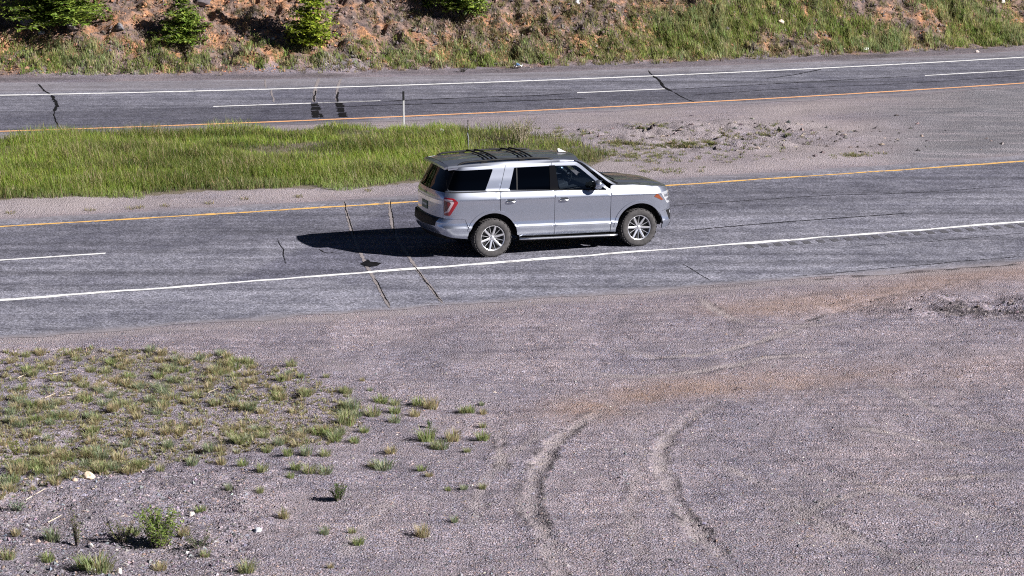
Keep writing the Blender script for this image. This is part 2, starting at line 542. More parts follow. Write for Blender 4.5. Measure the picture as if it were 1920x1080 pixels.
def leaf_material(name, trans=.48, rough=.55):
    m, nt, b = new_mat(name)
    a = nt.nodes.new('ShaderNodeAttribute'); a.attribute_name = 'Col'
    nt.links.new(a.outputs['Color'], b.inputs['Base Color'])
    b.inputs['Roughness'].default_value = rough
    b.inputs['Specular IOR Level'].default_value = .3
    t = nt.nodes.new('ShaderNodeBsdfTranslucent')
    nt.links.new(a.outputs['Color'], t.inputs[0])
    mx = nt.nodes.new('ShaderNodeMixShader'); mx.inputs[0].default_value = trans
    nt.links.new(b.outputs[0], mx.inputs[1]); nt.links.new(t.outputs[0], mx.inputs[2])
    nt.links.new(mx.outputs[0], nt.nodes['Material Output'].inputs[0])
    return m

def stone_material():
    m, nt, b = new_mat('stone')
    a = nt.nodes.new('ShaderNodeAttribute'); a.attribute_name = 'Col'
    f = noise_n(nt, coords(nt), 35, 4)
    c = mixc(nt, 1.0, a.outputs['Color'], ramp(nt, f, [(.3, (.8, .8, .8)), (.7, (1.15, 1.15, 1.15))]), 'MULTIPLY')
    nt.links.new(c, b.inputs['Base Color'])
    b.inputs['Roughness'].default_value = .9
    b.inputs['Specular IOR Level'].default_value = .2
    return m

M = {}
M['ground'] = ground_material()
M['asphalt'] = asphalt_material('asphalt', (.160, .161, .196), .40)
M['asphalt_far'] = asphalt_material('asphalt_far', (.150, .151, .184), .40, 7.3)
M['white_paint'] = paint_material('white_paint', (.86, .86, .86), .42)
M['white_worn'] = paint_material('white_worn_paint', (.66, .66, .67), .50)
M['yellow_paint'] = paint_material('yellow_paint', (.80, .47, .14), .44)
M['orange_paint'] = paint_material('orange_paint', (.82, .43, .21), .40)
M['tar'] = plain('tar', (.008, .008, .010), .8, spec=.1, grain=.5, gscale=12)
M['sealant'] = plain('sandy_sealant', (.22, .195, .20), .9, grain=.35, gscale=25)
M['leaf'] = leaf_material('leaf')
M['needle'] = leaf_material('needle', .18, .5)
M['stone'] = stone_material()
M['bark'] = plain('bark', (.16, .13, .12), .9, grain=.4, gscale=20)
M['post_white'] = plain('white_plastic', (.62, .62, .63), .5, grain=.05)
M['post_black'] = plain('black_plastic', (.02, .02, .022), .5, grain=.2)
M['steel'] = plain('weathered_steel', (.16, .17, .18), .55, .4, grain=.3)
M['litter_white'] = plain('white_film', (.75, .76, .78), .45, grain=.1)
M['litter_blue'] = plain('blue_film', (.12, .22, .40), .45, grain=.1)
M['straw'] = plain('dry_stick', (.52, .44, .34), .8, grain=.25, gscale=40)

# ------------------------------------------------------------------ ground
def axis(parts):
    out = []
    for a, b, st in parts:
        n = max(2, int(round((b - a) / st)))
        out += list(np.linspace(a, b, n, endpoint=False))
    return np.array(out + [parts[-1][1]])

def build_ground():
    xs = axis([(-600, -200, 80), (-200, -60, 14), (-60, -24, 2), (-24, -12.5, .2), (-12.5, 12.5, .075), (12.5, 24, .2), (24, 60, 2), (60, 200, 14), (200, 600, 80)])
    ys = axis([(-200, 0, 40), (0, 20, 4), (20, 26, .5), (26, 47, .07), (47, 62, .16), (62, 78, .16), (78, 93, .11), (93, 110, .6), (110, 160, 3), (160, 900, 60)])
    X, Y = np.meshgrid(xs, ys)
    X = X + 0.0; x = X.ravel(); y = Y.ravel()
    z = terrain(x, y)
    V = np.stack([x, y, z], -1)
    nx = len(xs); ny = len(ys)
    i = np.arange(nx - 1)[None, :] + nx * np.arange(ny - 1)[:, None]
    i = i.ravel()
    F = np.stack([i, i + 1, i + 1 + nx, i + nx], -1)
    zA = np.zeros((len(x), 3)); zB = np.zeros((len(x), 3))
    d = y - foot(x)
    big = fbm(x * .5, y * .5, 41, 4)
    zA[:, 0] = sstep(.0, 1.2, d + .8 * big)
    db, tb = polyline_dist(x, y, BROWN)
    zA[:, 1] = .58 * np.exp(-(db / .8) ** 2) * sstep(0, .15, tb) * np.clip(.75 + 1.3 * fbm(x * .9, y * .9, 47, 4), 0, 1.2) * (1 - .5 * sstep(.55, .9, tb))
    db2, tb2 = polyline_dist(x, y, BROWN2)
    zA[:, 1] = np.maximum(zA[:, 1], .55 * np.exp(-(db2 / .8) ** 2))
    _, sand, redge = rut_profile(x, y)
    lot_edge = np.exp(-((y - near_lo(x) + .25) / .35) ** 2)
    zA[:, 2] = np.maximum(.95 * sand, .5 * lot_edge)
    medm = sstep(-.3, .6, y - near_hi(x)) * sstep(.3, -.6, y - far_lo(x))
    zA[:, 2] = np.maximum(zA[:, 2], medm * (.45 + .5 * big))
    zB[:, 0] = np.clip(sstep(-.05, .25, big) * in_poly(x, y, VEG_POLY) * .35, 0, 1)
    zB[:, 0] = np.maximum(zB[:, 0], .8 * in_poly(x, y, MED_POLY))
    rough_corner = in_poly(x, y, [flat(*p) for p in [(-80, 900), (250, 885), (440, 905), (420, 1000), (330, 1100), (-80, 1100)]])
    brk = sstep(2.5, 6, x) * np.exp(-((y - near_lo(x) + .12) / .09) ** 2) * sstep(-.1, .15, vnoise(x * 3, y * 3, 69)) * 1.1
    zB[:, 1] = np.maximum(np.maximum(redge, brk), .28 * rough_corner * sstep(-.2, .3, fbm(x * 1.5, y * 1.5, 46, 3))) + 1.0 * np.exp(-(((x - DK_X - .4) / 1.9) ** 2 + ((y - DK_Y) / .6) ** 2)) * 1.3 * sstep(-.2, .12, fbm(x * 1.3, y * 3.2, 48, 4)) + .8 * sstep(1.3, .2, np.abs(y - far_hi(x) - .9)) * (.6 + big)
    # worn tarmac of the turn-round between the carriageways
    cx = 11.2 + 2.0 * fbm(x * .2, y * .2, 44, 3)
    zB[:, 2] = medm * sstep(-1.6, 2.2, x - cx - .12 * (y - 66)) * 1.0
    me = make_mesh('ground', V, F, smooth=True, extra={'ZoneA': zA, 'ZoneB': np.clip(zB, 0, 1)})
    return tag(obj('ground', me, M['ground']), 'grey gravel lot, median and cut slope around the roads', None, kind='structure')

MED_POLY = [flat(*p) for p in [(-300, 288), (0, 272), (300, 257), (600, 245), (850, 240), (940, 248), (1000, 264), (1090, 275), (1140, 305), (1100, 322), (980, 332), (790, 347), (700, 354), (400, 366), (200, 377), (0, 388), (-300, 400)]]
build_ground()

# ------------------------------------------------------------------ roads
def strip(name, lo, hi, x0, x1, z, mat, step=.25, cross=8, jag=(.0, .0), parent=None, zone=None, seed=0):
    xs = np.arange(x0, x1 + step / 2, step)
    T = np.linspace(0, 1, cross + 1)
    a = lo(xs) + jag[0] * fbm(xs * 1.3, xs * 0 + seed, 101 + seed, 4)
    b = hi(xs) + jag[1] * fbm(xs * 1.3, xs * 0 + seed + 5, 111 + seed, 4)
    X = np.repeat(xs[:, None], cross + 1, 1)
    Y = a[:, None] + (b - a)[:, None] * T[None, :]
    V = np.stack([X.ravel(), Y.ravel(), np.full(X.size, z)], -1)
    n = cross + 1
    i = (np.arange(len(xs) - 1)[:, None] * n + np.arange(cross)[None, :]).ravel()
    F = np.stack([i, i + n, i + n + 1, i + 1], -1)
    ex = None
    if zone is not None:
        ex = {'ZoneA': zone(X.ravel(), Y.ravel())}
    me = make_mesh(name, V, F, extra=ex)
    return obj(name, me, mat, parent)

X_SEAM0 = flat(520, 470)[0]

def near_zone(x, y):
    zc = np.zeros((len(x), 3))
    inner = sstep(.35, -.15, near_lane(x) - y) * sstep(.1, .4, near_yellow(x) - y)      # left-hand lane, darker
    zc[:, 0] = .55 * inner + .25 * np.exp(-((y - near_white(x) - 1.6) / .35) ** 2)
    zc[:, 1] = .75 * sstep(.35, .0, y - near_lo(x)) + .5 * sstep(-.3, .5, y - near_yellow(x) - .5)
    zc[:, 2] = sstep(-.1, .1, x - X_SEAM0 - .35 * (y - 47)) * sstep(3.9, 3.5, x - X_SEAM0 - .35 * (y - 47)) * sstep(-.1, .1, y - near_white(x)) * .8
    return np.clip(zc, 0, 1)

def far_zone(x, y):
    zc = np.zeros((len(x), 3))
    zc[:, 0] = .85 * sstep(-.25, .25, far_lane(x) - y) * sstep(.0, .3, y - far_yellow(x))
    zc[:, 0] = np.maximum(zc[:, 0], .3 * sstep(.3, -.3, y - far_white(x)))
    zc[:, 1] = .8 * sstep(.3, -.4, y - far_yellow(x) + .45) + .35 * sstep(-.2, .5, y - far_white(x) - .5)
    x1 = flat(510, 175)[0]; x2 = flat(715, 180)[0]
    zc[:, 2] = sstep(-.1, .1, x - x1) * sstep(.1, -.1, x - x2) * sstep(.1, -.1, y - far_white(x)) * .6
    return np.clip(zc, 0, 1)

near_road = strip('near_road', near_lo, near_hi, -70, 70, .020, M['asphalt'], .2, 40, (.30, .25), zone=near_zone, seed=1)
tag(near_road, 'near grey asphalt carriageway carrying the silver SUV', kind='structure')
far_road = strip('far_road', far_lo, far_hi, -80, 80, .020, M['asphalt_far'], .25, 30, (.25, .22), zone=far_zone, seed=2)
tag(far_road, 'far grey asphalt carriageway below the cut slope', kind='structure')

def band(f, w):
    return (lambda x: f(x) - w / 2), (lambda x: f(x) + w / 2)

def marking(name, f, w, x0, x1, mat, parent, jag=.03, seed=0):
    lo, hi = band(f, w)
    return strip(name, lo, hi, x0, x1, .026, mat, .06 if x1 - x0 < 60 else .1, 2, (jag, jag), parent, seed=seed)

marking('white_edge_line', near_white, .175, -60, 60, M['white_paint'], near_road, .09, 3)
marking('yellow_edge_line', near_yellow, .15, -60, 60, M['yellow_paint'], near_road, .07, 4)
e0 = float(flat(205, 470)[0])
marking('lane_dash', near_lane, .13, e0 - 2.85, e0, M['white_paint'], near_road, .02, 5)
marking('white_edge_line', far_white, .21, -65, 65, M['white_paint'], far_road, .02, 6)
marking('orange_edge_line', far_yellow, .19, -65, 65, M['orange_paint'], far_road, .03, 7)
for (pa, pb, wm) in (((400, 199.7), (583, 193.6), 'white_paint'), ((596, 193), (715, 187.5), 'white_worn'), ((1082, 174), (1248, 167.4), 'white_paint'), ((1733, 141), (1990, 127), 'white_paint')):
    marking('lane_dash', far_lane, .16, float(flat(*pa)[0]), float(flat(*pb)[0]), M[wm], far_road, .02, 8)

def crack(pix, w, mat, parent, name='crack', jit=.05, z=.0245, taper=True, seed=0):
    pts = np.array(smooth_line(pix, 8))
    rg = np.random.default_rng(seed + 5)
    seg = []
    for i in range(len(pts) - 1):
        n = max(1, int(np.hypot(*(pts[i + 1] - pts[i])) / .07))
        for k in range(n): seg.append(pts[i] + (pts[i + 1] - pts[i]) * k / n)
    seg = np.array(seg + [pts[-1]])
    n = len(seg)
    tn = np.gradient(seg, axis=0); tn /= np.linalg.norm(tn, axis=1)[:, None] + 1e-9
    pr = np.stack([-tn[:, 1], tn[:, 0]], -1)
    wander = np.convolve(rg.normal(0, 1, n + 10), np.ones(6) / 6, 'same')[5:5 + n] * jit * .6
    ww = w * (.55 + .9 * rg.random(n))
    if taper: ww = ww * np.minimum(1, np.minimum(np.arange(n), n - 1 - np.arange(n)) / 4 + .15)
    a = seg + pr * (wander + ww / 2)[:, None]; b = seg + pr * (wander - ww / 2)[:, None]
    V = np.zeros((2 * n, 3)); V[0::2, :2] = a; V[1::2, :2] = b; V[:, 2] = z
    i = np.arange(n - 1) * 2
    F = np.stack([i, i + 1, i + 3, i + 2], -1)
    me = make_mesh(name, V, F)
    return obj(name, me, mat, parent)

# sealed cracks over the near road
crack([(645, 378), (663, 444), (686, 494), (731, 577)], .07, M['sealant'], near_road, 'sealed_crack', .012, seed=1)
crack([(646, 378), (664, 444)], .022, M['tar'], near_road, 'crack', .03, .0275, seed=2)
crack([(703, 522), (732, 574)], .022, M['tar'], near_road, 'crack', .03, .0275, seed=3)
crack([(730, 374), (738, 430), (772, 490), (830, 569)], .07, M['sealant'], near_road, 'sealed_crack', .012, seed=4)
crack([(732, 376), (741, 440)], .022, M['tar'], near_road, 'crack', .03, .0275, seed=5)
crack([(776, 498), (829, 566)], .022, M['tar'], near_road, 'crack', .03, .0275, seed=6)
crack([(521, 448), (530, 470), (538, 495)], .018, M['tar'], near_road, 'crack', .08, seed=7)
crack([(596, 467), (612, 474), (632, 472)], .03, M['tar'], near_road, 'crack', .05, seed=8)
crack([(1280, 495), (1300, 507), (1335, 528)], .016, M['tar'], near_road, 'crack', .03, seed=9)
crack([(1250, 387), (1400, 376), (1560, 366), (1700, 362), (1900, 349)], .03, M['tar'], near_road, 'crack', .05, seed=10)
crack([(1290, 432), (1400, 422), (1530, 412), (1700, 400)], .06, M['tar'], near_road, 'tar_streak', .03, seed=11)
crack([(1600, 462), (1750, 452), (1930, 436)], .02, M['tar'], near_road, 'crack', .05, seed=12)
crack([(1480, 520), (1640, 505), (1800, 490), (1925, 480)], .03, M['tar'], near_road, 'crack', .05, seed=13)
# cracks of the far road
crack([(70, 157), (84, 170), (96, 178)], .06, M['tar'], far_road, 'crack', .05, seed=20)
crack([(96, 178), (104, 190), (106, 200), (101, 210)], .10, M['tar'], far_road, 'crack', .04, .0275, seed=21)
crack([(102, 210), (104, 222), (110, 243)], .04, M['tar'], far_road, 'crack', .06, seed=22)
crack([(598, 147), (592, 165), (588, 192)], .10, M['sealant'], far_road, 'sealed_crack', .012, seed=23)
crack([(640, 147), (633, 165), (631, 190)], .08, M['sealant'], far_road, 'sealed_crack', .012, seed=24)
crack([(591, 170), (589, 192)], .05, M['tar'], far_road, 'crack', .05, .0275, seed=25)
crack([(633, 172), (633, 192)], .06, M['tar'], far_road, 'crack', .05, .0275, seed=26)
crack([(497, 148), (498, 165)], .05, M['sealant'], far_road, 'sealed_crack', .03, seed=27)
crack([(508, 168), (514, 192)], .05, M['sealant'], far_road, 'sealed_crack', .06, seed=28)
crack([(1215, 132), (1224, 142)], .05, M['tar'], far_road, 'crack', .05, seed=29)
crack([(1224, 142), (1238, 152), (1244, 163), (1262, 172)], .09, M['tar'], far_road, 'crack', .04, .0275, seed=30)
crack([(1262, 172), (1280, 182), (1302, 192)], .05, M['tar'], far_road, 'crack', .06, seed=31)
crack([(720, 190), (830, 185), (940, 181), (1010, 179), (1070, 175)], .10, M['tar'], far_road, 'tar_streak', .05, seed=32)
crack([(1255, 168), (1400, 160), (1560, 151), (1720, 142)], .08, M['tar'], far_road, 'tar_streak', .04, seed=33)
crack([(1430, 148), (1490, 140), (1543, 129)], .07, M['tar'], far_road, 'crack', .04, seed=34)
crack([(640, 200), (760, 196), (900, 192), (1100, 184)], .10, M['tar'], far_road, 'tar_streak', .04, seed=36)
crack([(1300, 178), (1500, 165), (1700, 156), (1915, 142)], .05, M['tar'], far_road, 'tar_streak', .04, seed=37)

def patch(pix, mat, parent, name, z=.028, seed=0):
    rg = np.random.default_rng(seed)
    q = [np.array(flat(*p)) for p in pix]
    out = []
    for i in range(len(q)):
        a, b = q[i], q[(i + 1) % len(q)]
        n = max(2, int(np.linalg.norm(b - a) / .07))
        for k in range(n): out.append(a + (b - a) * k / n + rg.normal(0, .022, 2))
    me = bpy.data.meshes.new(name)
    me.from_pydata([(p[0], p[1], z) for p in out], [], [tuple(range(len(out)))])
    me.update()
    return obj(name, me, mat, parent)

# rows of black tar at the two joints of the far road, and the spill on the near road
for k, pix in enumerate(([(583, 194.5), (597, 194), (599, 199), (585, 199.5)], [(584, 200.5), (601, 200), (602, 206), (584, 206)], [(584, 207.5), (597, 207), (599, 220), (586, 221.5)], [(598, 213), (604, 213), (606, 220), (601, 221)],
                          [(629, 193.5), (643, 193), (646, 201), (632, 201.5)], [(631, 202.5), (645, 202), (647, 210), (634, 210.5)], [(634, 212), (649, 211), (651, 219), (636, 220)])):
    patch(pix, M['tar'], far_road, 'tar_patch', seed=k)
patch([(677, 495), (686, 490), (689, 486), (693, 491), (706, 492), (716, 494), (709, 499), (693, 501), (683, 500)], M['tar'], near_road, 'tar_patch', .029, 40)

# rumble strips milled beside the white line, right of the vehicle
def rumble():
    lo = lambda x: near_white(x) - .62
    for k in range(34):
        x = 5.0 + k * .32
        pts = []
        y0 = float(near_white(x)) - .22
        V = [(x, y0, .0245), (x + .16, y0 + .06, .0245), (x + .20, y0 - .26, .0245), (x + .05, y0 - .32, .0245)]
        me = bpy.data.meshes.new('rumble_groove')
        me.from_pydata(V, [], [(0, 3, 2, 1)]); me.update()
        obj('rumble_groove', me, M['groove'], near_road)
M['groove'] = plain('milled_groove', (.075, .074, .088), .9, grain=.4, gscale=20)
rumble()
# ------------------------------------------------------------------ the SUV
def glass_mat(name, tint, gloss=1.0, ior=1.5):
    m, nt, b = new_mat(name)
    tr = nt.nodes.new('ShaderNodeBsdfTransparent'); tr.inputs[0].default_value = (*tint, 1)
    gl = nt.nodes.new('ShaderNodeBsdfGlossy'); gl.inputs['Roughness'].default_value = .02
    gl.inputs[0].default_value = (gloss, gloss, gloss, 1)
    fr = nt.nodes.new('ShaderNodeFresnel'); fr.inputs[0].default_value = ior
    mx = nt.nodes.new('ShaderNodeMixShader')
    nt.links.new(fr.outputs[0], mx.inputs[0]); nt.links.new(tr.outputs[0], mx.inputs[1]); nt.links.new(gl.outputs[0], mx.inputs[2])
    nt.links.new(mx.outputs[0], nt.nodes['Material Output'].inputs[0])
    return m

def paint_car():
    m, nt, b = new_mat('silver_paint')
    v = coords(nt)
    f = voro(nt, v, 900)
    c = mixc(nt, .02, (.42, .45, .53), f)
    dust = noise_n(nt, v, 3.0, 5)
    c = mixc(nt, ramp(nt, dust, [(.45, (0, 0, 0)), (.8, (.08, .08, .08))]), c, (.28, .26, .25))
    nt.links.new(c, b.inputs['Base Color'])
    b.inputs['Metallic'].default_value = .85
    b.inputs['Roughness'].default_value = .25
    b.inputs['Coat Weight'].default_value = .8
    b.inputs['Coat Roughness'].default_value = .05
    return m

M['paint'] = paint_car()
M['blackgloss'] = plain('black_gloss', (.006, .006, .007), .10, spec=.3)
M['trim'] = plain('black_trim', (.010, .010, .011), .6, spec=.25, grain=.2)
M['chrome'] = plain('chrome', (.80, .81, .83), .16, 1.0)
M['alloy'] = plain('alloy', (.82, .82, .84), .28, .85)
M['alloy_dark'] = plain('dark_alloy', (.012, .012, .013), .6)
M['rubber'] = plain('dusty_rubber', (.056, .053, .054), .92, grain=.3, gscale=18)
M['redlens'] = plain('red_lens', (.24, .006, .012), .10, coat=1.0)
M['reddark'] = plain('dark_red_lens', (.10, .006, .010), .15, coat=1.0)
M['palelens'] = plain('pale_lens', (.50, .40, .43), .12, coat=1.0)
M['amber'] = plain('amber_lens', (.20, .045, .012), .15, coat=1.0)
M['lamp'] = plain('headlamp_reflector', (.75, .77, .80), .12, .6, coat=1.0)
M['glass_dark'] = glass_mat('privacy_glass', (.012, .012, .014), .75)
M['glass_front'] = glass_mat('door_glass', (.62, .68, .72), .95, 1.6)
M['glass_screen'] = glass_mat('windscreen_glass', (.55, .58, .60))
M['seat'] = plain('seat_fabric', (.14, .14, .155), .8, grain=.2)
M['cabin'] = plain('cabin_plastic', (.035, .034, .036), .7, grain=.2)
M['plate'] = plain('plate', (.035, .10, .07), .4, grain=.2)
M['plate_white'] = plain('plate_white', (.55, .57, .56), .4)
M['emblem'] = plain('blue_emblem', (.02, .04, .14), .2, coat=1.0)

CAR_YAW = math.radians(20.7)
_cu = np.array([math.cos(CAR_YAW), math.sin(CAR_YAW)]); _cn = np.array([math.sin(CAR_YAW), -math.cos(CAR_YAW)])
_A = np.array(flat(924.5, 482.3)); _O = _A - _cn * .97
suv = empty('suv', (_O[0], _O[1], .020), CAR_YAW)
tag(suv, 'silver four-door SUV with roof rails driving right on the near road', 'car')
WB = 3.343

# local frame: x forward (u), y = -w (w positive on the side facing the camera), z up
_ol = np.array([(-1.205, 0), (-1.2, .2), (-1.185, .4), (-1.155, .6), (-1.105, .77), (-1.04, .88), (-.95, .95), (-.8, .985), (-.4, 1.0), (0, 1.003), (.7, 1.003), (1.4, 1.0), (2.1, 1.0), (2.8, 1.0), (3.2, 1.0), (3.5, .995), (3.75, .975), (3.95, .925), (4.12, .82), (4.23, .62), (4.30, .35), (4.32, .0)], float)
def _cr(p, n=12):
    out = []
    for i in range(len(p) - 1):
        p0 = p[max(i - 1, 0)]; p1 = p[i]; p2 = p[i + 1]; p3 = p[min(i + 2, len(p) - 1)]
        for k in range(n):
            t = k / n
            out.append(.5 * (2 * p1 + (p2 - p0) * t + (2 * p0 - 5 * p1 + 4 * p2 - p3) * t * t + (-p0 + 3 * p1 - 3 * p2 + p3) * t ** 3))
    out.append(p[-1]); return np.array(out)
OL = _cr(_ol)
OS = np.concatenate([[0], np.cumsum(np.linalg.norm(np.diff(OL, axis=0), axis=1))])
LH = OS[-1]
_tan = np.gradient(OL, axis=0); _tan /= np.linalg.norm(_tan, axis=1)[:, None]
ON = np.stack([-_tan[:, 1], _tan[:, 0]], -1)       # outward: left of the direction of travel
SIDE = np.array([(.30, .11), (.36, .075), (.42, .045), (.56, .012), (.600, .0), (.632, .020), (.70, .033), (.85, .032), (1.0, .022), (1.1, .015), (1.165, .014), (1.182, .012), (1.194, .0), (1.204, .002), (1.26, .022), (1.33, .052), (1.350, .070), (1.365, .085), (1.6, .137), (1.85, .207), (1.90, .225), (1.95, .265)])
REAR = np.array([(.30, .10), (.42, .03), (.52, -.03), (.60, -.045), (.74, -.04), (.785, -.03), (.80, .03), (1.0, .035), (1.25, .05), (1.33, .07), (1.36, .10), (1.6, .20), (1.83, .295), (1.89, .325), (1.95, .37)])
FRONT = np.array([(.30, .14), (.42, .05), (.52, .005), (.70, .0), (.80, .008), (.95, .015), (1.08, .04), (1.20, .07), (1.30, .12), (1.38, .2), (1.92, .6)])

def surf(s, zt, extra=0.0):
    """half outline coordinate s, tilted height zt -> local x, w, z"""
    s = np.asarray(s, float); zt = np.asarray(zt, float)
    sgn = np.where(s < 0, -1.0, np.where(s > LH, -1.0, 1.0))
    q = np.where(s < 0, -s, np.where(s > LH, 2 * LH - s, s))
    u = np.interp(q, OS, OL[:, 0]); w = np.interp(q, OS, OL[:, 1])
    nx = np.interp(q, OS, ON[:, 0]); nw = np.interp(q, OS, ON[:, 1])
    si = np.interp(zt, SIDE[:, 0], SIDE[:, 1]); ri = np.interp(zt, REAR[:, 0], REAR[:, 1]); fi = np.interp(zt, FRONT[:, 0], FRONT[:, 1])
    w2 = w * (1 - si)
    u2 = u + ri * (1 - sstep(-1.205, -.30, u)) - fi * sstep(3.4, 4.28, u)
    w2 = w2 - .03 * (1 - sstep(-1.3, -.6, u2)) * sstep(1.3, 1.9, zt)
    u2 = u2 + nx * extra; w2 = w2 + nw * extra
    fade = 1 - .92 * sstep(1.38, 1.89, zt)
    z = zt - .030 * (u2 - 1.4) * fade
    return u2, w2 * sgn, z

_ss = np.linspace(0, LH, 1200)
def s_u(u, zt):
    a, _, _ = surf(_ss, np.full(_ss.shape, zt)); k = int(np.argmin(a))
    return float(np.interp(u, a[k:], _ss[k:]))
_nrear = 330
def s_w(w, zt):
    _, b, _ = surf(_ss, np.full(_ss.shape, zt)); k = int(np.argmax(b[:500])); 
    return float(np.interp(w, b[:k], _ss[:k]))
def s_f(w, zt):
    _, b, _ = surf(_ss[::-1], np.full(_ss.shape, zt)); k = int(np.argmax(b[:500]))
    return float(np.interp(w, b[:k], _ss[::-1][:k]))
def zt_of(u, z, zc=None):
    zt = z + .030 * (u - 1.4)
    if zt > 1.38:
        for _ in range(12): zt = z + .030 * (u - 1.4) * (1 - .92 * float(sstep(1.38, 1.89, zt)))
    return zt
def U(pts): return [(s_u(u, zt), zt) for u, zt in pts]
def R(pts): return [(math.copysign(s_w(abs(w), zt), w), zt) for w, zt in pts]
def F_(pts): return [((s_f(abs(w), zt) if w >= 0 else 2 * LH - s_f(abs(w), zt)), zt) for w, zt in pts]
def arch(uc, r, a0, a1, n=18, zc=.405):
    out = []
    for k in range(n + 1):
        th = math.radians(a0 + (a1 - a0) * k / n)
        u = uc + r * math.cos(th); z = zc + r * math.sin(th) * .985
        out.append((u, zt_of(u, z)))
    return out

def round_poly(poly, r, n=4):
    out = []
    m = len(poly)
    for i in range(m):
        p = Vector(poly[i]); a = Vector(poly[i - 1]); b = Vector(poly[(i + 1) % m])
        da = (a - p); db = (b - p)
        rr = min(r, da.length * .45, db.length * .45)
        pa = p + da.normalized() * rr; pb = p + db.normalized() * rr
        for k in range(n + 1):
            t = k / n
            q = pa * (1 - t) ** 2 + p * 2 * t * (1 - t) + pb * t * t
            out.append((q.x, q.y))
    return out

def panel(name, poly, mat, parent, holes=(), off=0.0, t=.028, res=.045, side=1, fn=surf, smooth=40):
    pts = []; edges = []
    def loop(pl):
        b = len(pts); q = []
        for i in range(len(pl)):
            a = np.array(pl[i]); c = np.array(pl[(i + 1) % len(pl)])
            n = max(1, int(np.linalg.norm(c - a) / res))
            for k in range(n): q.append(tuple(a + (c - a) * k / n))
        pts.extend(q); n = len(q)
        edges.extend((b + i, b + (i + 1) % n) for i in range(n))
        return q
    P = loop(poly); HS = [loop(h) for h in holes]
    xs = [p[0] for p in P]; ys = [p[1] for p in P]
    levels = sorted(set(list(np.arange(min(ys), max(ys), res)) + [z for z in (.56, .6, .632, .7, 1.165, 1.182, 1.194, 1.204, 1.26, .785, .80) if min(ys) < z < max(ys)]))
    allb = np.array(pts)
    gx, gy = np.meshgrid(np.arange(min(xs) + res * .5, max(xs), res), np.array(levels))
    gx = gx.ravel(); gy = gy.ravel()
    ok = np.min((allb[:, 0][None] - gx[:, None]) ** 2 + (allb[:, 1][None] - gy[:, None]) ** 2, axis=1) >= (res * .35) ** 2
    ok &= in_poly(gx, gy, P)
    for h in HS: ok &= ~in_poly(gx, gy, h)
    pts.extend((float(a_), float(b_)) for a_, b_ in zip(gx[ok], gy[ok]))
    vo, eo, fo, *_ = delaunay_2d_cdt([Vector(p) for p in pts], edges, [], 0, 1e-6)
    vv = np.array([(v.x, v.y) for v in vo])
    fo = np.array([tuple(f) for f in fo])
    cc = vv[fo].mean(1)
    ok = in_poly(cc[:, 0], cc[:, 1], P)
    for h in HS: ok &= ~in_poly(cc[:, 0], cc[:, 1], h)
    tris = [tuple(int(q) for q in f) for f in fo[ok]]
    u, w, z = fn(vv[:, 0], vv[:, 1], off)
    ui, wi, zi = fn(vv[:, 0], vv[:, 1], off - t)
    n = len(vv)
    V = [(u[i], -w[i] * side, z[i]) for i in range(n)] + [(ui[i], -wi[i] * side, zi[i]) for i in range(n)]
    cnt = {}
    for f in tris:
        for a, b in ((f[0], f[1]), (f[1], f[2]), (f[2], f[0])):
            cnt[(a, b)] = cnt.get((a, b), 0) + 1
    F = []
    for f in tris:
        F.append(f); F.append((f[2] + n, f[1] + n, f[0] + n))
    for (a, b) in cnt:
        if (b, a) not in cnt: F.append((b, a, a + n, b + n))
    me = bpy.data.meshes.new(name)
    me.from_pydata(V, [], F); me.update()
    import bmesh
    bm = bmesh.new(); bm.from_mesh(me)
    bmesh.ops.delete(bm, geom=[v for v in bm.verts if not v.link_faces], context='VERTS')
    bmesh.ops.recalc_face_normals(bm, faces=bm.faces)
    bm.to_mesh(me); bm.free()
    finish(me, smooth)
    return obj(name, me, mat, parent)

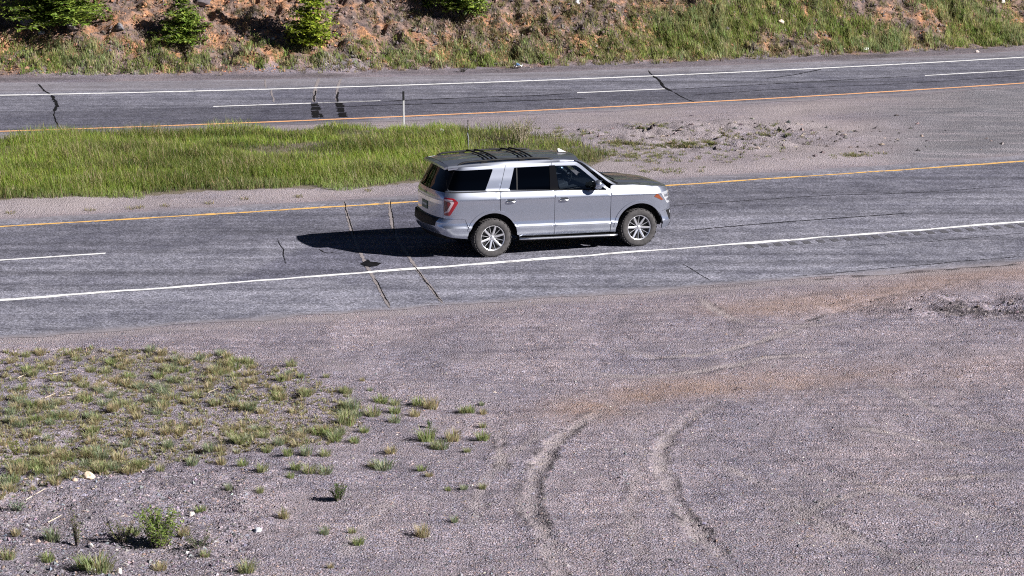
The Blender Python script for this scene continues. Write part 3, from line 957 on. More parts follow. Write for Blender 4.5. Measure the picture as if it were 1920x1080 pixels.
G = .004   # half a panel gap
RA, RB = .555, .555
for sd_ in (1, -1):
    # --- rear quarter panel
    tail = round_poly([(s_w(.815, 1.245), 1.245)] + U([(-.86, 1.235), (-.765, 1.15), (-.93, .865)]) + [(s_w(.83, .865), .865)], .03)
    sc0 = s_w(.80, 1.0)
    low = arch(0, RA, 158, 24)
    q = U([(.155, 1.34), (.155, 1.10)]) + U([p for p in arch(0, RA, 72, 158)]) + U([(-.62, .775)])
    q = [(s_w(.80, 1.335), 1.335)] + [q[0], q[1]] + U(arch(0, RA, 72.5, 157)) + U([(-.615, .786)]) + [(s_w(.80, .80), .80)]
    qp = panel('quarter_panel', q, M['paint'], suv, side=sd_, holes=[tail])
    tl = panel('taillight', [(s, z) for s, z in tail], M['redlens'], suv, side=sd_, off=.010, t=.05, res=.03)
    panel('dark_lens', round_poly([(s_w(.83, 1.16), 1.16)] + U([(-.985, 1.165), (-.965, 1.03), (-1.0, .95)]) + [(s_w(.84, .96), .96)], .02), M['reddark'], tl, side=sd_, off=.0125, t=.01, res=.03)
    panel('pale_lens', round_poly(U([(-1.02, 1.215), (-.89, 1.205), (-.855, 1.145), (-.95, .945), (-1.02, .905), (-1.02, .935), (-.98, .975), (-.915, 1.12), (-.93, 1.155), (-1.02, 1.18)]), .012, 2), M['palelens'], tl, side=sd_, off=.0145, t=.01, res=.03)
    # --- quarter window, body round it
    qw = round_poly(U([(-.935, 1.382), (-.15, 1.372), (.065, 1.842), (-.86, 1.842)]), .035)
    qc = U([(-.985, 1.342), (.158, 1.342), (.345, 1.908), (-.88, 1.900)])
    panel('pillar_panel', qc, M['paint'], suv, side=sd_, holes=[qw])
    panel('quarter_window', qw, M['glass_dark'], suv, side=sd_, off=-.008, t=.008)
    panel('window_trim', round_poly(U([(-.985, 1.352), (-.935, 1.377), (-.86, 1.838), (-.90, 1.85)]), .01), M['blackgloss'], suv, side=sd_, off=.003, t=.01)
    # --- rear door
    rw = round_poly(U([(.375, 1.368), (1.372, 1.348), (1.372, 1.838), (.535, 1.845)]), .03)
    rd = U([(.355, 1.906), (.167, 1.34), (.167, 1.10)]) + U(arch(0, RA + .006, 71, 6)) + U([(.60, .385), (1.382, .385), (1.382, 1.900)])
    door = panel('rear_door', rd, M['paint'], suv, side=sd_, holes=[rw])
    panel('rear_window', rw, M['glass_dark'], door, side=sd_, off=-.008, t=.008)
    panel('window_divider', U([(.545, 1.365), (.575, 1.365), (.605, 1.843), (.577, 1.843)]), M['trim'], door, side=sd_, off=.002, t=.01)
    # --- front door
    fwin = round_poly(U([(1.420, 1.348), (2.585, 1.318), (2.50, 1.378), (2.00, 1.775), (1.92, 1.820), (1.420, 1.838)]), .025)
    fd = U([(1.390, 1.900), (1.390, .385), (2.662, .398), (2.668, 1.19), (2.668, 1.318), (2.05, 1.82), (1.95, 1.885)])
    fdo = panel('front_door', fd, M['paint'], suv, side=sd_, holes=[fwin])
    panel('front_window', fwin, M['glass_front'], fdo, side=sd_, off=-.008, t=.008)
    panel('pillar_trim', U([(1.300, 1.352), (1.500, 1.350), (1.455, 1.846), (1.33, 1.848)]), M['blackgloss'], suv, side=sd_, off=.006, t=.012)
    for dd, uu in ((door, .40), (fdo, 1.60)):
        mb = MB()
        pts = []
        for k in range(9):
            t_ = k / 8; a = uu - .115 + .23 * t_
            x_, w_, z_ = surf(s_u(a, 1.135), 1.135, .006 + .035 * math.sin(math.pi * t_) ** .5)
            pts.append((float(x_), -float(w_) * sd_, float(z_)))
        mb.tube(pts, [.012] + [.019] * 7 + [.012], 8)
        mb.build('door_handle', M['chrome'], dd)
        panel('handle_recess', round_poly(U([(uu - .10, 1.105), (uu + .10, 1.105), (uu + .10, 1.165), (uu - .10, 1.165)]), .03), M['trim'], dd, side=sd_, off=.0025, t=.006, res=.03)
    panel('belt_trim', U([(-.93, 1.350), (1.38, 1.336), (2.60, 1.306), (2.60, 1.318), (1.38, 1.349), (-.93, 1.364)]), M['trim'], suv, side=sd_, off=.006, t=.012)
    # --- front fender
    lamp = round_poly(U([(3.84, 1.215)]) + F_([(.78, 1.235), (.61, 1.22), (.64, .985)]) + U([(4.03, .965)]), .025)
    fa = WB + .005
    ff = U([(2.676, 1.35), (2.676, .398), (2.80, .398)]) + U(arch(fa, RB, 172, 22)) + U([(3.885, .803)]) + F_([(.80, .87), (.62, .90), (.60, 1.265), (.80, 1.305)]) + U([(3.6, 1.368), (3.2, 1.392), (2.80, 1.395), (2.70, 1.39)])
    fen = panel('front_fender', ff, M['paint'], suv, side=sd_, holes=[lamp])
    hl = panel('headlight', lamp, M['lamp'], suv, side=sd_, off=.004, t=.05, res=.03)
    panel('turn_lens', U([(3.68, 1.135), (3.765, 1.20), (3.91, 1.06), (3.885, 1.04)]), M['amber'], hl, side=sd_, off=.008, t=.012, res=.03)
    for a, b in ((.86, 1.14), (.83, 1.05), (.75, 1.14), (.73, 1.05)):
        panel('lamp_unit', round_poly(F_([(a + .035, b - .03), (a + .035, b + .03), (a - .035, b + .03), (a - .035, b - .03)]), .015), M['chrome'], hl, side=sd_, off=.009, t=.01, res=.02)
    panel('lamp_bezel', F_([(.81, 1.20), (.795, 1.20), (.775, .99), (.79, .985)]), M['trim'], hl, side=sd_, off=.008, t=.01, res=.02)
    # --- lips round the wheel arches, liners
    for uc in (0, fa):
        outer = arch(uc, RA + .055, 160 if uc == 0 else 174, 4 if uc == 0 else 24); inner = arch(uc, RA - .008, 24 if uc else 4, 174 if uc else 160)
        panel('wheel_arch_lip', U(outer) + U(inner), M['paint'], suv, side=sd_, off=.013, t=.05, res=.03)
        mb = MB()
        pr = [(uc + (RA + .01) * math.cos(math.radians(a)), .40 + (RA + .01) * math.sin(math.radians(a))) for a in range(5, 176, 10)]
        b0 = len(mb.v)
        for (x_, z_) in pr:
            mb.v.append((x_, -.95 * sd_, z_)); mb.v.append((x_, -.62 * sd_, z_))
        for k in range(len(pr) - 1): mb.f.append((2 * k, 2 * k + 1, 2 * k + 3, 2 * k + 2))
        mb.v.append((uc, -.62 * sd_, .40)); c_ = len(mb.v) - 1
        for k in range(len(pr) - 1): mb.f.append((c_, 2 * k + 1, 2 * k + 3))
        mb.build('wheel_well', M['trim'], suv)
    # --- running board
    mb = MB()
    for k in range(2):
        pass
    xs_ = np.linspace(.60, 2.83, 24)
    prof = [(-.06, .0), (.085, .010), (.125, -.012), (.125, -.040), (.085, -.055), (-.06, -.05)]
    b0 = len(mb.v)
    for x_ in xs_:
        zz = .365 - .026 * (x_ - .6)
        e_ = .05 * (1 - sstep(0, .12, min(x_ - .60, 2.83 - x_)))
        for (a, b) in prof: mb.v.append((x_, -(.885 + a - (e_ if a > 0 else 0)) * sd_, zz + b))
    m_ = len(prof)
    for i in range(len(xs_) - 1):
        for k in range(m_): mb.f.append((i * m_ + k, i * m_ + (k + 1) % m_, (i + 1) * m_ + (k + 1) % m_, (i + 1) * m_ + k))
    mb.f.append(tuple(range(m_))); mb.f.append(tuple(reversed(range((len(xs_) - 1) * m_, len(xs_) * m_))))
    rb = mb.build('running_board', M['trim'], suv)
    mb = MB()
    mb.tube([(x_, -(1.008 - .05 * (1 - float(sstep(0, .12, min(x_ - .60, 2.83 - x_))))) * sd_, .352 - .026 * (x_ - .6)) for x_ in xs_], .020, 8)
    mb.build('bright_strip', M['chrome'], rb)
    # --- rocker
    panel('rocker_panel', U([(.60, .312), (2.80, .322), (2.80, .380), (.60, .372)]), M['trim'], suv, side=sd_, off=-.02, t=.03)
    # --- mirror
    mb = MB()
    prof = [(-.03, 0), (.0, .075), (.06, .10), (.11, .085), (.14, .03), (.145, 0)]
    ring = 12; b0 = 0
    for (dx, r_) in prof:
        for k in range(ring):
            th = 2 * math.pi * k / ring
            mb.v.append((2.26 + 1.1 * dx, -(1.085 + 1.2 * max(r_, .004) * math.cos(th) * (1 if math.cos(th) > 0 else .8)) * sd_, 1.425 + 1.05 * max(r_, .004) * math.sin(th)))
    for i in range(len(prof) - 1):
        for k in range(ring): mb.f.append((i * ring + k, i * ring + (k + 1) % ring, (i + 1) * ring + (k + 1) % ring, (i + 1) * ring + k))
    mir = mb.build('door_mirror', M['paint'], fdo, 50)
    mb = MB(); mb.box((2.34, -(.965) * sd_, 1.375), (.05, .08, .03)); mb.build('mirror_arm', M['trim'], mir, 0, .01)
    mb = MB(); mb.tube([(2.231, -1.085 * sd_, 1.425), (2.224, -1.085 * sd_, 1.425)], [.078, .074], 14); mb.build('mirror_glass', M['blackgloss'], mir)
    # --- roof rail
    mb = MB()
    pts = [(-.66, .695, 1.945), (-.58, .69, 1.985), (-.42, .69, 2.003), (.2, .69, 2.018), (.8, .69, 2.013), (1.2, .685, 1.998), (1.36, .68, 1.98), (1.46, .68, 1.945)]
    pts = [tuple(p) for p in _cr(np.array(pts), 4)]
    mb.tube([(a, -b * sd_, c) for a, b, c in pts], .022, 8)
    for a in (-.1, .75):
        mb.box((a, -.69 * sd_, 1.985), (.06, .016, .03))
    mb.build('roof_rail', M['trim'], suv)

# --- both-sided rear pieces
tg = panel('tailgate', R([(.795, 1.338), (.795, .805), (0, .805), (-.795, .805), (-.795, 1.338), (0, 1.338)]), M['paint'], suv, res=.06)
panel('rear_glass', R([(.80, 1.346), (.68, 1.845), (0, 1.87), (-.68, 1.845), (-.80, 1.346), (0, 1.346)]), M['glass_dark'], suv, off=-.004, t=.01, res=.06)
for sd_ in (1, -1):
    panel('rear_pillar', [(s_w(.812, 1.346), 1.346), (s_u(-1.0, 1.346), 1.346), (s_u(-.90, 1.87), 1.87), (s_w(.695, 1.87), 1.87)], M['blackgloss'], suv, side=sd_, off=-.003, t=.02)
panel('chrome_bar', R([(.79, 1.165), (.79, 1.085), (0, 1.085), (-.79, 1.085), (-.79, 1.165), (0, 1.165)]), M['chrome'], tg, off=.008, t=.01, res=.06)
pl = panel('license_plate', R([(.17, .90), (-.17, .90), (-.17, 1.06), (.17, 1.06)]), M['plate'], tg, off=.012, t=.012, res=.06)
panel('plate_band', R([(.13, .965), (-.13, .965), (-.13, 1.01), (.13, 1.01)]), M['plate_white'], pl, off=.0145, t=.002, res=.06)
panel('emblem', round_poly(R([(.07, 1.225), (-.07, 1.225), (-.07, 1.28), (.07, 1.28)]), .025), M['emblem'], tg, off=.006, t=.006, res=.03)
bq = [(-.60, .780)]
rb_ = U(arch(0, RA, 160, 178, 5)) + U([(-.535, .36), (-.9, .40)]) + R([(.78, .46), (.3, .45), (0, .45)])
half = U([(-.62, .783)]) + rb_
full = half + [(-s, z) for s, z in half[::-1][1:]] + R([(-.80, .795), (0, .797), (.80, .795)])
bum = panel('rear_bumper', full, M['paint'], suv, res=.06)
panel('bumper_step', R([(.66, .62), (.72, .792), (0, .794), (-.72, .792), (-.66, .62), (0, .60)]), M['trim'], bum, off=.006, t=.02, res=.06)
panel('bumper_valance', R([(.75, .36), (.78, .455), (0, .445), (-.78, .455), (-.75, .36), (0, .34)]), M['trim'], bum, off=-.02, t=.02, res=.06)

# --- front: bumper, grille
fb = U(arch(fa, RB, 20, -2, 5)) 
halff = U([(3.88, .795)]) + U(arch(fa, RB, 19, 2, 5)) + U([(3.90, .42)]) + F_([(.72, .47), (.3, .46), (0, .46)])
fullf = halff + [(2 * LH - s, z) for s, z in halff[::-1][1:]] + F_([(-.80, .865), (-.62, .893), (0, .893), (.62, .893), (.80, .865)])
fbm_ = panel('front_bumper', fullf, M['paint'], suv, res=.06)
panel('grille', F_([(.595, .90), (.595, 1.20), (0, 1.215), (-.595, 1.20), (-.595, .90), (0, .90)]), M['trim'], suv, off=-.01, t=.03, res=.06)
for zt_ in (.96, 1.03, 1.10, 1.17):
    panel('grille_bar', F_([(.585, zt_ - .016), (.585, zt_ + .016), (0, zt_ + .016), (-.585, zt_ + .016), (-.585, zt_ - .016), (0, zt_ - .016)]), M['chrome'], suv, off=.004, t=.012, res=.06)
panel('lower_grille', F_([(.50, .54), (.50, .72), (-.50, .72), (-.50, .54)]), M['trim'], fbm_, off=.004, t=.01, res=.06)
panel('chin_trim', F_([(.72, .445), (.75, .50), (0, .49), (-.75, .50), (-.72, .445), (0, .44)]), M['trim'], fbm_, off=.006, t=.02, res=.06)
for sd_ in (1, -1):
    fg = panel('fog_lamp', round_poly(F_([(.87, .82), (.66, .82), (.70, .63), (.83, .60)]), .02), M['trim'], fbm_, side=sd_, off=.005, t=.01, res=.03)
    panel('lamp_unit', round_poly(F_([(.80, .74), (.745, .74), (.745, .80), (.80, .80)]), .015), M['lamp'], fg, side=sd_, off=.009, t=.006, res=.02)
    panel('bright_strip', F_([(.80, .61), (.72, .72), (.69, .80), (.74, .60)]), M['chrome'], fg, side=sd_, off=.009, t=.006, res=.02)

# --- hood, windscreen, roof
def grid_part(name, fn, us, ws, mat, parent, thick=.02, smooth=40):
    V = []; Fc = []
    nu, nw = len(us), len(ws)
    for dz in (0, -thick):
        for a in us:
            for b in ws:
                x_, w_, z_ = fn(a, b); V.append((x_, -w_, z_ + dz))
    k = nu * nw
    for i in range(nu - 1):
        for j in range(nw - 1):
            q_ = (i * nw + j, (i + 1) * nw + j, (i + 1) * nw + j + 1, i * nw + j + 1)
            Fc.append(q_); Fc.append(tuple(reversed([p + k for p in q_])))
    for i in range(nu - 1):
        for j in (0, nw - 1): Fc.append((i * nw + j, (i + 1) * nw + j, (i + 1) * nw + j + k, i * nw + j + k))
    for j in range(nw - 1):
        for i in (0, nu - 1): Fc.append((i * nw + j, i * nw + j + 1, i * nw + j + 1 + k, i * nw + j + k))
    me = bpy.data.meshes.new(name); me.from_pydata(V, [], Fc); me.update()
    import bmesh
    bm = bmesh.new(); bm.from_mesh(me); bmesh.ops.recalc_face_normals(bm, faces=bm.faces); bm.to_mesh(me); bm.free()
    finish(me, smooth)
    return obj(name, me, mat, parent)

def hood_fn(a, b):
    # a 0..1 rear to front, b -1..1 across
    hw = np.interp(a, [0, .5, .8, 1], [.885, .880, .83, .68])
    w_ = b * hw
    nose = np.interp(abs(w_), [0, .35, .6, .8], [4.23, 4.21, 4.14, 4.00])
    u_ = 2.80 + (nose - 2.80) * a - .0 * b * b
    ze = np.interp(u_, [2.75, 3.0, 3.4, 3.7, 3.95, 4.12, 4.24], [1.352, 1.338, 1.312, 1.285, 1.245, 1.195, 1.14])
    crown = .050 * (1 - b * b) * (1 - .3 * a)
    dome = .018 * float(sstep(.66, .58, abs(b))) * float(sstep(0, .15, a))
    return u_, w_, ze + crown + dome
hood = grid_part('hood', hood_fn, np.linspace(0, 1, 26), np.linspace(-1, 1, 41), M['paint'], suv, .025)

def roof_edge_z(u): return float(np.interp(u, [-1.05, -.7, .3, 1.2, 1.7, 2.0], [1.905, 1.930, 1.955, 1.945, 1.920, 1.885]))
def roof_fn(a, b):
    hw = float(np.interp(a, [-1.16, -1.0, -.6, .3, 1.5, 1.9, 2.12], [.70, .72, .745, .755, .745, .735, .70]))
    w_ = b * hw
    u_ = a + (.10 * (1 - b * b) if a > 1.9 else .10 * (1 - b * b) * max(0, (a - 1.5) / .4)) - .06 * (1 - b * b) * 0
    ze = roof_edge_z(a)
    rib = .007 * max(0, math.cos(b * math.pi * 5.0)) ** 4 * float(sstep(-.85, -.7, a) * sstep(1.75, 1.6, a)) * (abs(b) < .82)
    edge = -.03 * float(sstep(.92, 1.0, abs(b)))
    return u_, w_, ze + .075 * (1 - b ** 4 * .3 - .7 * b * b) + edge + rib
roof = grid_part('roof', roof_fn, np.concatenate([np.linspace(-.90, 1.9, 46), np.linspace(1.93, 2.03, 4)]), np.linspace(-1, 1, 61), M['paint'], suv, .03)
def spoil_fn(a, b):
    u_ = -.88 - .13 * a * (1 - .35 * b * b); w_ = b * (.715 - .03 * a)
    return u_, w_, 1.985 - .03 * a - .045 * b * b
spo = grid_part('roof_spoiler', spoil_fn, np.linspace(0, 1, 8), np.linspace(-1, 1, 25), M['paint'], suv, .045)
mb = MB(); mb.box((-.99, 0, 1.925), (.012, .16, .010)); mb.build('brake_light', M['redlens'], spo, 0)
def screen_fn(a, b):
    # a 0 bottom .. 1 top
    e0 = np.array([2.765, .835, 1.360]); e1 = np.array([2.015, .70, 1.898])
    p = e0 + (e1 - e0) * a
    bow = .14 * (1 - a) + .10 * a
    return p[0] + bow * (1 - b * b), p[1] * b, p[2] + .035 * (1 - b * b) + .02 * math.sin(math.pi * a)
scr = grid_part('windshield', screen_fn, np.linspace(0, 1, 12), np.linspace(-1, 1, 25), M['glass_screen'], suv, .008)
for sd_ in (1, -1):
    mb = MB()
    a0 = [(2.82, .905, 1.335), (2.64, .895, 1.435), (2.34, .855, 1.665), (2.09, .790, 1.855), (1.93, .765, 1.918)]
    a1 = [(2.82, .80, 1.385), (2.62, .80, 1.515), (2.32, .765, 1.735), (2.07, .70, 1.888), (1.93, .69, 1.905)]
    a0 = _cr(np.array(a0), 4); a1 = _cr(np.array(a1), 4)
    for p, q_ in zip(a0, a1):
        mb.v += [(p[0], -p[1] * sd_, p[2]), ((p[0] + q_[0]) / 2 + .01, -((p[1] + q_[1]) / 2 + .012) * sd_, (p[2] + q_[2]) / 2 + .012), (q_[0], -q_[1] * sd_, q_[2]), ((p[0] + q_[0]) / 2 - .03, -((p[1] + q_[1]) / 2 - .04) * sd_, (p[2] + q_[2]) / 2 - .05)]
    for i in range(len(a0) - 1):
        for k in range(4): mb.f.append((4 * i + k, 4 * i + (k + 1) % 4, 4 * i + 4 + (k + 1) % 4, 4 * i + 4 + k))
    mb.build('windshield_pillar', M['paint'], suv)
    # cant rail between doors and roof skin
    xs_ = np.linspace(-.90, 1.97, 40)
    mb = MB()
    for x_ in xs_:
        zt_ = 1.902
        a_, w_, z_ = surf(s_u(x_, zt_), zt_, -.004)
        zr = roof_edge_z(x_) + .002
        hw = float(np.interp(x_, [-1.16, -1.0, -.6, .3, 1.5, 1.9, 2.12], [.70, .72, .745, .755, .745, .735, .70]))
        mb.v += [(x_, -float(w_) * sd_, float(z_)), (x_, -(hw + .006) * sd_, zr - .022), (x_, -(hw - .02) * sd_, zr + .016), (x_, -(hw - .06) * sd_, zr - .05)]
    for i in range(len(xs_) - 1):
        for k in range(4): mb.f.append((4 * i + k, 4 * i + (k + 1) % 4, 4 * i + 4 + (k + 1) % 4, 4 * i + 4 + k))
    mb.build('roof_side_rail', M['paint'], suv)
mb = MB(); mb.box((2.84, 0, 1.375), (.07, .80, .012)); mb.build('cowl', M['trim'], suv, 0)
for sd_, w0_ in ((1, .50), (1, -.12)):
    mb = MB(); mb.tube([(2.95, -w0_, 1.405), (2.86, -(w0_ - .30), 1.455), (2.78, -(w0_ - .52), 1.51)], .010, 6); mb.build('wiper', M['trim'], suv)
# roof crossbars: two pairs of slim black bars
for a in (.02, .20, .80, .98):
    mb = MB()
    n_ = 16
    pts = [(a + .02 * (1 - (k / 8 - 1) ** 2), -(-.69 + 1.38 * k / 16), 2.030 + .022 * (1 - (k / 8 - 1) ** 2)) for k in range(17)]
    mb.tube(pts, .017, 8)
    mb.build('crossbar', M['trim'], suv)
mb = MB()
mb.v += [(2.02, -.05, 1.985), (1.84, -.05, 1.995), (2.02, .05, 1.985), (1.84, .05, 1.995), (1.87, 0, 2.065), (1.83, 0, 2.06)]
mb.f += [(0, 1, 3, 2), (0, 2, 4), (0, 4, 5, 1), (2, 3, 5, 4), (1, 5, 3)]
mb.build('roof_front_fin', M['alloy'], suv, 30)  # small bright metal wedge near the front edge of the roof

# --- inner body, floor and cabin
mb = MB()
mb.box((1.55, 0, .78), (2.45, .60, .40)); mb.box((1.6, 0, .62), (.98, .86, .26)); mb.box((-.78, 0, .72), (.24, .72, .22)); mb.box((3.95, 0, .82), (.10, .55, .28))
mb.box((.4, 0, 1.16), (1.4, .86, .03))
mb.box((3.2, 0, 1.05), (.5, .74, .12))
mb.build('underbody', M['trim'], suv, 0)
mb = MB(); mb.box((2.50, 0, 1.22), (.20, .80, .10)); mb.build('dashboard', M['cabin'], suv, 0, .03)
def seat(x, y):
    mb = MB()
    rot = Matrix.Translation((x, y, 1.15)) @ Matrix.Rotation(math.radians(-14), 4, 'Y')
    mb.box((0, 0, .16), (.06, .24, .26), rot); mb.box((.01, 0, .50), (.04, .12, .075), rot)
    mb.box((.28, 0, -.05), (.26, .25, .08), rot)
    return mb.build('seat', M['seat'], suv, 0, .03)
for x_, y_ in ((1.62, -.40), (1.62, .40), (.62, -.42), (.62, .42), (-.35, -.42), (-.35, .42)): seat(x_, y_)
mb = MB()
tor = []
ctr = Vector((2.22, .40, 1.33)); tilt = Matrix.Rotation(math.radians(25), 3, 'Y')
ringp = [ctr + tilt @ Vector((0, .18 * math.cos(t_), .18 * math.sin(t_))) for t_ in np.linspace(0, 2 * math.pi, 25)]
mb.tube(ringp, .016, 6); mb.tube([ctr, ctr + tilt @ Vector((0, .17, 0))], .014, 6); mb.tube([ctr, ctr + tilt @ Vector((0, -.17, 0))], .014, 6)
mb.tube([ctr, ctr + tilt @ Vector((.2, 0, 0))], .03, 6)
mb.build('steering_wheel', M['cabin'], suv)

# --- wheels
def wheel(name='wheel'):
    root = empty(name); root.parent = suv
    mb = MB()
    prof = [(.262, -.10), (.275, -.118), (.31, -.128), (.355, -.130), (.385, -.122), (.400, -.105), (.406, -.07), (.407, 0), (.406, .07), (.400, .105), (.385, .122), (.355, .130), (.31, .128), (.275, .118), (.262, .10)]
    mb.lathe(prof, 56)
    ty = mb.build('tyre', M['rubber'], root, 45)
    mb = MB()
    for k in range(44):
        th = 2 * math.pi * k / 44
        m_ = Matrix.Rotation(-th, 4, 'Y')
        for yy, ww in ((-.098, .022), (-.045, .020), (.01, .020), (.06, .020), (.098, .022)):
            mb.box((.407, yy + (.012 if k % 2 else -.006), 0), (.006, ww, .020), m_)
    mb.build('tread_block', M['rubber'], ty, 0)
    mb = MB()
    mb.lathe([(.256, -.112), (.268, -.116), (.268, -.105), (.252, -.098), (.246, -.06), (.24, .09), (.25, .11)], 48)
    rim = mb.build('rim', M['alloy'], root, 45)
    mb = MB(); mb.lathe([(.0, -.02), (.245, -.03), (.245, .02), (0, .02)], 40); mb.build('brake_disc', M['alloy_dark'], root, 40)
    for k in range(6):
        th = 2 * math.pi * (k + .25) / 6
        m_ = Matrix.Rotation(-th, 4, 'Y')
        mb = MB()
        vs = [(.03, -.075, -.024), (.03, -.075, .024), (.255, -.110, .019), (.255, -.110, -.019), (.03, -.045, -.030), (.03, -.045, .030), (.255, -.075, .022), (.255, -.075, -.022)]
        mb.add([m_ @ Vector(v) for v in vs], [(0, 1, 2, 3), (7, 6, 5, 4), (0, 4, 5, 1), (1, 5, 6, 2), (2, 6, 7, 3), (3, 7, 4, 0)])
        mb.build('spoke', M['alloy'], rim, 0, .006)
        m2 = Matrix.Rotation(-th - math.pi / 6, 4, 'Y')
        mb = MB()
        vs = [(.03, -.062, -.006), (.03, -.062, .006), (.255, -.092, .005), (.255, -.092, -.005), (.03, -.045, -.006), (.03, -.045, .006), (.255, -.07, .005), (.255, -.07, -.005)]
        mb.add([m2 @ Vector(v) for v in vs], [(0, 1, 2, 3), (7, 6, 5, 4), (0, 4, 5, 1), (1, 5, 6, 2), (2, 6, 7, 3), (3, 7, 4, 0)])
        mb.build('thin_spoke', M['alloy'], rim, 0)
    mb = MB(); mb.lathe([(.0, -.094), (.03, -.092), (.045, -.082), (.055, -.05)], 20); mb.build('hub_cap', M['alloy'], rim, 40)
    for k in range(6):
        th = 2 * math.pi * k / 6
        mb = MB(); mb.tube([(.075 * math.cos(th), -.05, .075 * math.sin(th)), (.075 * math.cos(th), -.082, .075 * math.sin(th))], .011, 6); mb.build('wheel_nut', M['trim'], rim)
    return root
def copy_tree(o, parent=None):
    c = o.copy(); COL.objects.link(c); c.parent = parent
    for ch in list(o.children): copy_tree(ch, c)
    return c
w0 = wheel()
spots = [(0, -.845, 0), (WB, -.845, 0), (0, .845, math.pi), (WB, .845, math.pi)]
for k, (x_, y_, rz) in enumerate(spots):
    w_ = w0 if k == 0 else copy_tree(w0, suv)
    w_.location = (x_, y_, .407); w_.rotation_euler = (0, .3 * k, rz)
# ------------------------------------------------------------------ vegetation helpers
class Blades:
    """collects grass blades: five vertices, three triangles each"""
    def __init__(s): s.V = []; s.C = []
    def add(s, base, h, w, az, bend, col, seed=None):
        n = len(base)
        d = np.stack([np.cos(az), np.sin(az), np.zeros(n)], -1)
        p = np.stack([-np.sin(az), np.cos(az), np.zeros(n)], -1)
        up = np.array([0, 0, 1.0])
        hw = (w * .5)[:, None]
        m = base + up * (h * .55)[:, None] + d * (bend * .35)[:, None]
        t = base + up * (h * (1 - .25 * np.clip(bend / np.maximum(h, .01), 0, 1.5)))[:, None] + d * bend[:, None]
        v = np.stack([base - p * hw, base + p * hw, m - p * hw * .8, m + p * hw * .8, t], 1)
        s.V.append(v.reshape(-1, 3))
        c = np.repeat(col[:, None, :], 5, 1)
        s.C.append(c.reshape(-1, 3))
    def mesh(s, name):
        V = np.concatenate(s.V); C = np.concatenate(s.C)
        n = len(V) // 5; b = np.arange(n)[:, None] * 5
        T = np.concatenate([b + np.array([[0, 1, 3]]), b + np.array([[0, 3, 2]]), b + np.array([[2, 3, 4]])])
        return make_mesh(name, V, T, C)

def vary(cols, n, rng, j=.18):
    cols = np.array(cols)
    c = cols[rng.integers(0, len(cols), n)]
    return np.clip(c * (1 + rng.normal(0, j, (n, 1))) * (1 + rng.normal(0, .06, (n, 3))), .005, .9)

GREEN = [(.10, .155, .028), (.13, .185, .035), (.08, .13, .028), (.19, .22, .055), (.27, .24, .09)]
LIME = [(.25, .365, .05), (.30, .40, .06), (.21, .32, .05), (.42, .43, .13)]
BLUEGREEN = [(.24, .31, .13), (.29, .35, .16), (.32, .37, .14), (.42, .42, .21)]
STRAW = [(.46, .38, .22), (.52, .43, .28), (.38, .31, .19), (.32, .27, .15)]
OLIVE = [(.25, .25, .10), (.29, .275, .13), (.22, .205, .10), (.34, .30, .17)]
SCRUB = [(.29, .235, .17), (.36, .295, .23), (.20, .17, .15), (.33, .30, .155), (.16, .15, .09)]

def scatter_px(n, box, rng):
    px = rng.uniform(box[0], box[2], n); py = rng.uniform(box[1], box[3], n)
    return px, py

# ------------------------------------------------------------------ grass of the median
def median_grass():
    rng = np.random.default_rng(31)
    n = 330000
    xs = [p[0] for p in MED_POLY]; ys = [p[1] for p in MED_POLY]
    x = rng.uniform(-26, max(xs) + .5, n); y = rng.uniform(min(ys) - .5, max(ys) + .5, n)
    edge = fbm(x * 1.2, y * 1.2, 301, 4) * 1.0
    k = in_poly(x + edge, y + edge, MED_POLY)
    x, y = x[k], y[k]
    patch = fbm(x * .5, y * .9, 303, 4)
    thin = in_poly(x, y, [flat(*p) for p in [(850, 220), (1150, 260), (1150, 330), (960, 335), (880, 300)]])
    keep = rng.random(len(x)) < np.where(thin, .50, .92) * np.clip(.95 + 1.6 * patch, .25, 1)
    keep &= (rng.random(len(x)) < np.where((x < -13) , .7, 1))
    x, y, patch, thin = x[keep], y[keep], patch[keep], thin[keep]
    n = len(x)
    z = terrain(x, y)
    # short near the verge facing the camera, long in the middle
    dlow = (y - near_hi(x))
    dup = far_lo(x) - y
    hh = .11 + .17 * sstep(.8, 2.6, dlow) * sstep(.2, 1.6, dup + .2)
    h = hh * rng.uniform(.55, 1.35, n) * np.where(thin, .8, 1) * (1 + 1.3 * patch)
    col = vary(LIME, n, rng)
    mixm = np.clip(sstep(-.22, .22, fbm(x * .30, y * 1.1, 305, 4)) + .5 * np.exp(-((dlow - 2.6) / .6) ** 2), 0, 1)
    c2 = vary(GREEN, n, rng); col = col * (1 - mixm)[:, None] + c2 * mixm[:, None]
    low = sstep(2.4, .9, dlow)
    c3 = vary([(.26, .34, .11), (.30, .37, .14), (.22, .30, .10)], n, rng); col = col * (1 - low)[:, None] + c3 * low[:, None]
    dry = rng.random(n) < .06 + .22 * sstep(.05, .4, patch)
    col = np.where(dry[:, None], vary(STRAW, n, rng), col)
    dk = thin & (rng.random(n) < .6)
    col = np.where(dk[:, None], vary([(.12, .15, .05), (.16, .18, .065), (.21, .19, .10)], n, rng), col)
    az = rng.uniform(0, 6.28, n)
    B = Blades()
    B.add(np.stack([x, y, z - .02], -1), h, rng.uniform(.008, .015, n), az, h * rng.uniform(.15, .9, n), col)
    o = obj('median_grass', B.mesh('median_grass'), M['leaf'])
    tag(o, 'long green grass filling the median between the two roads', 'grass', kind='stuff')
median_grass()

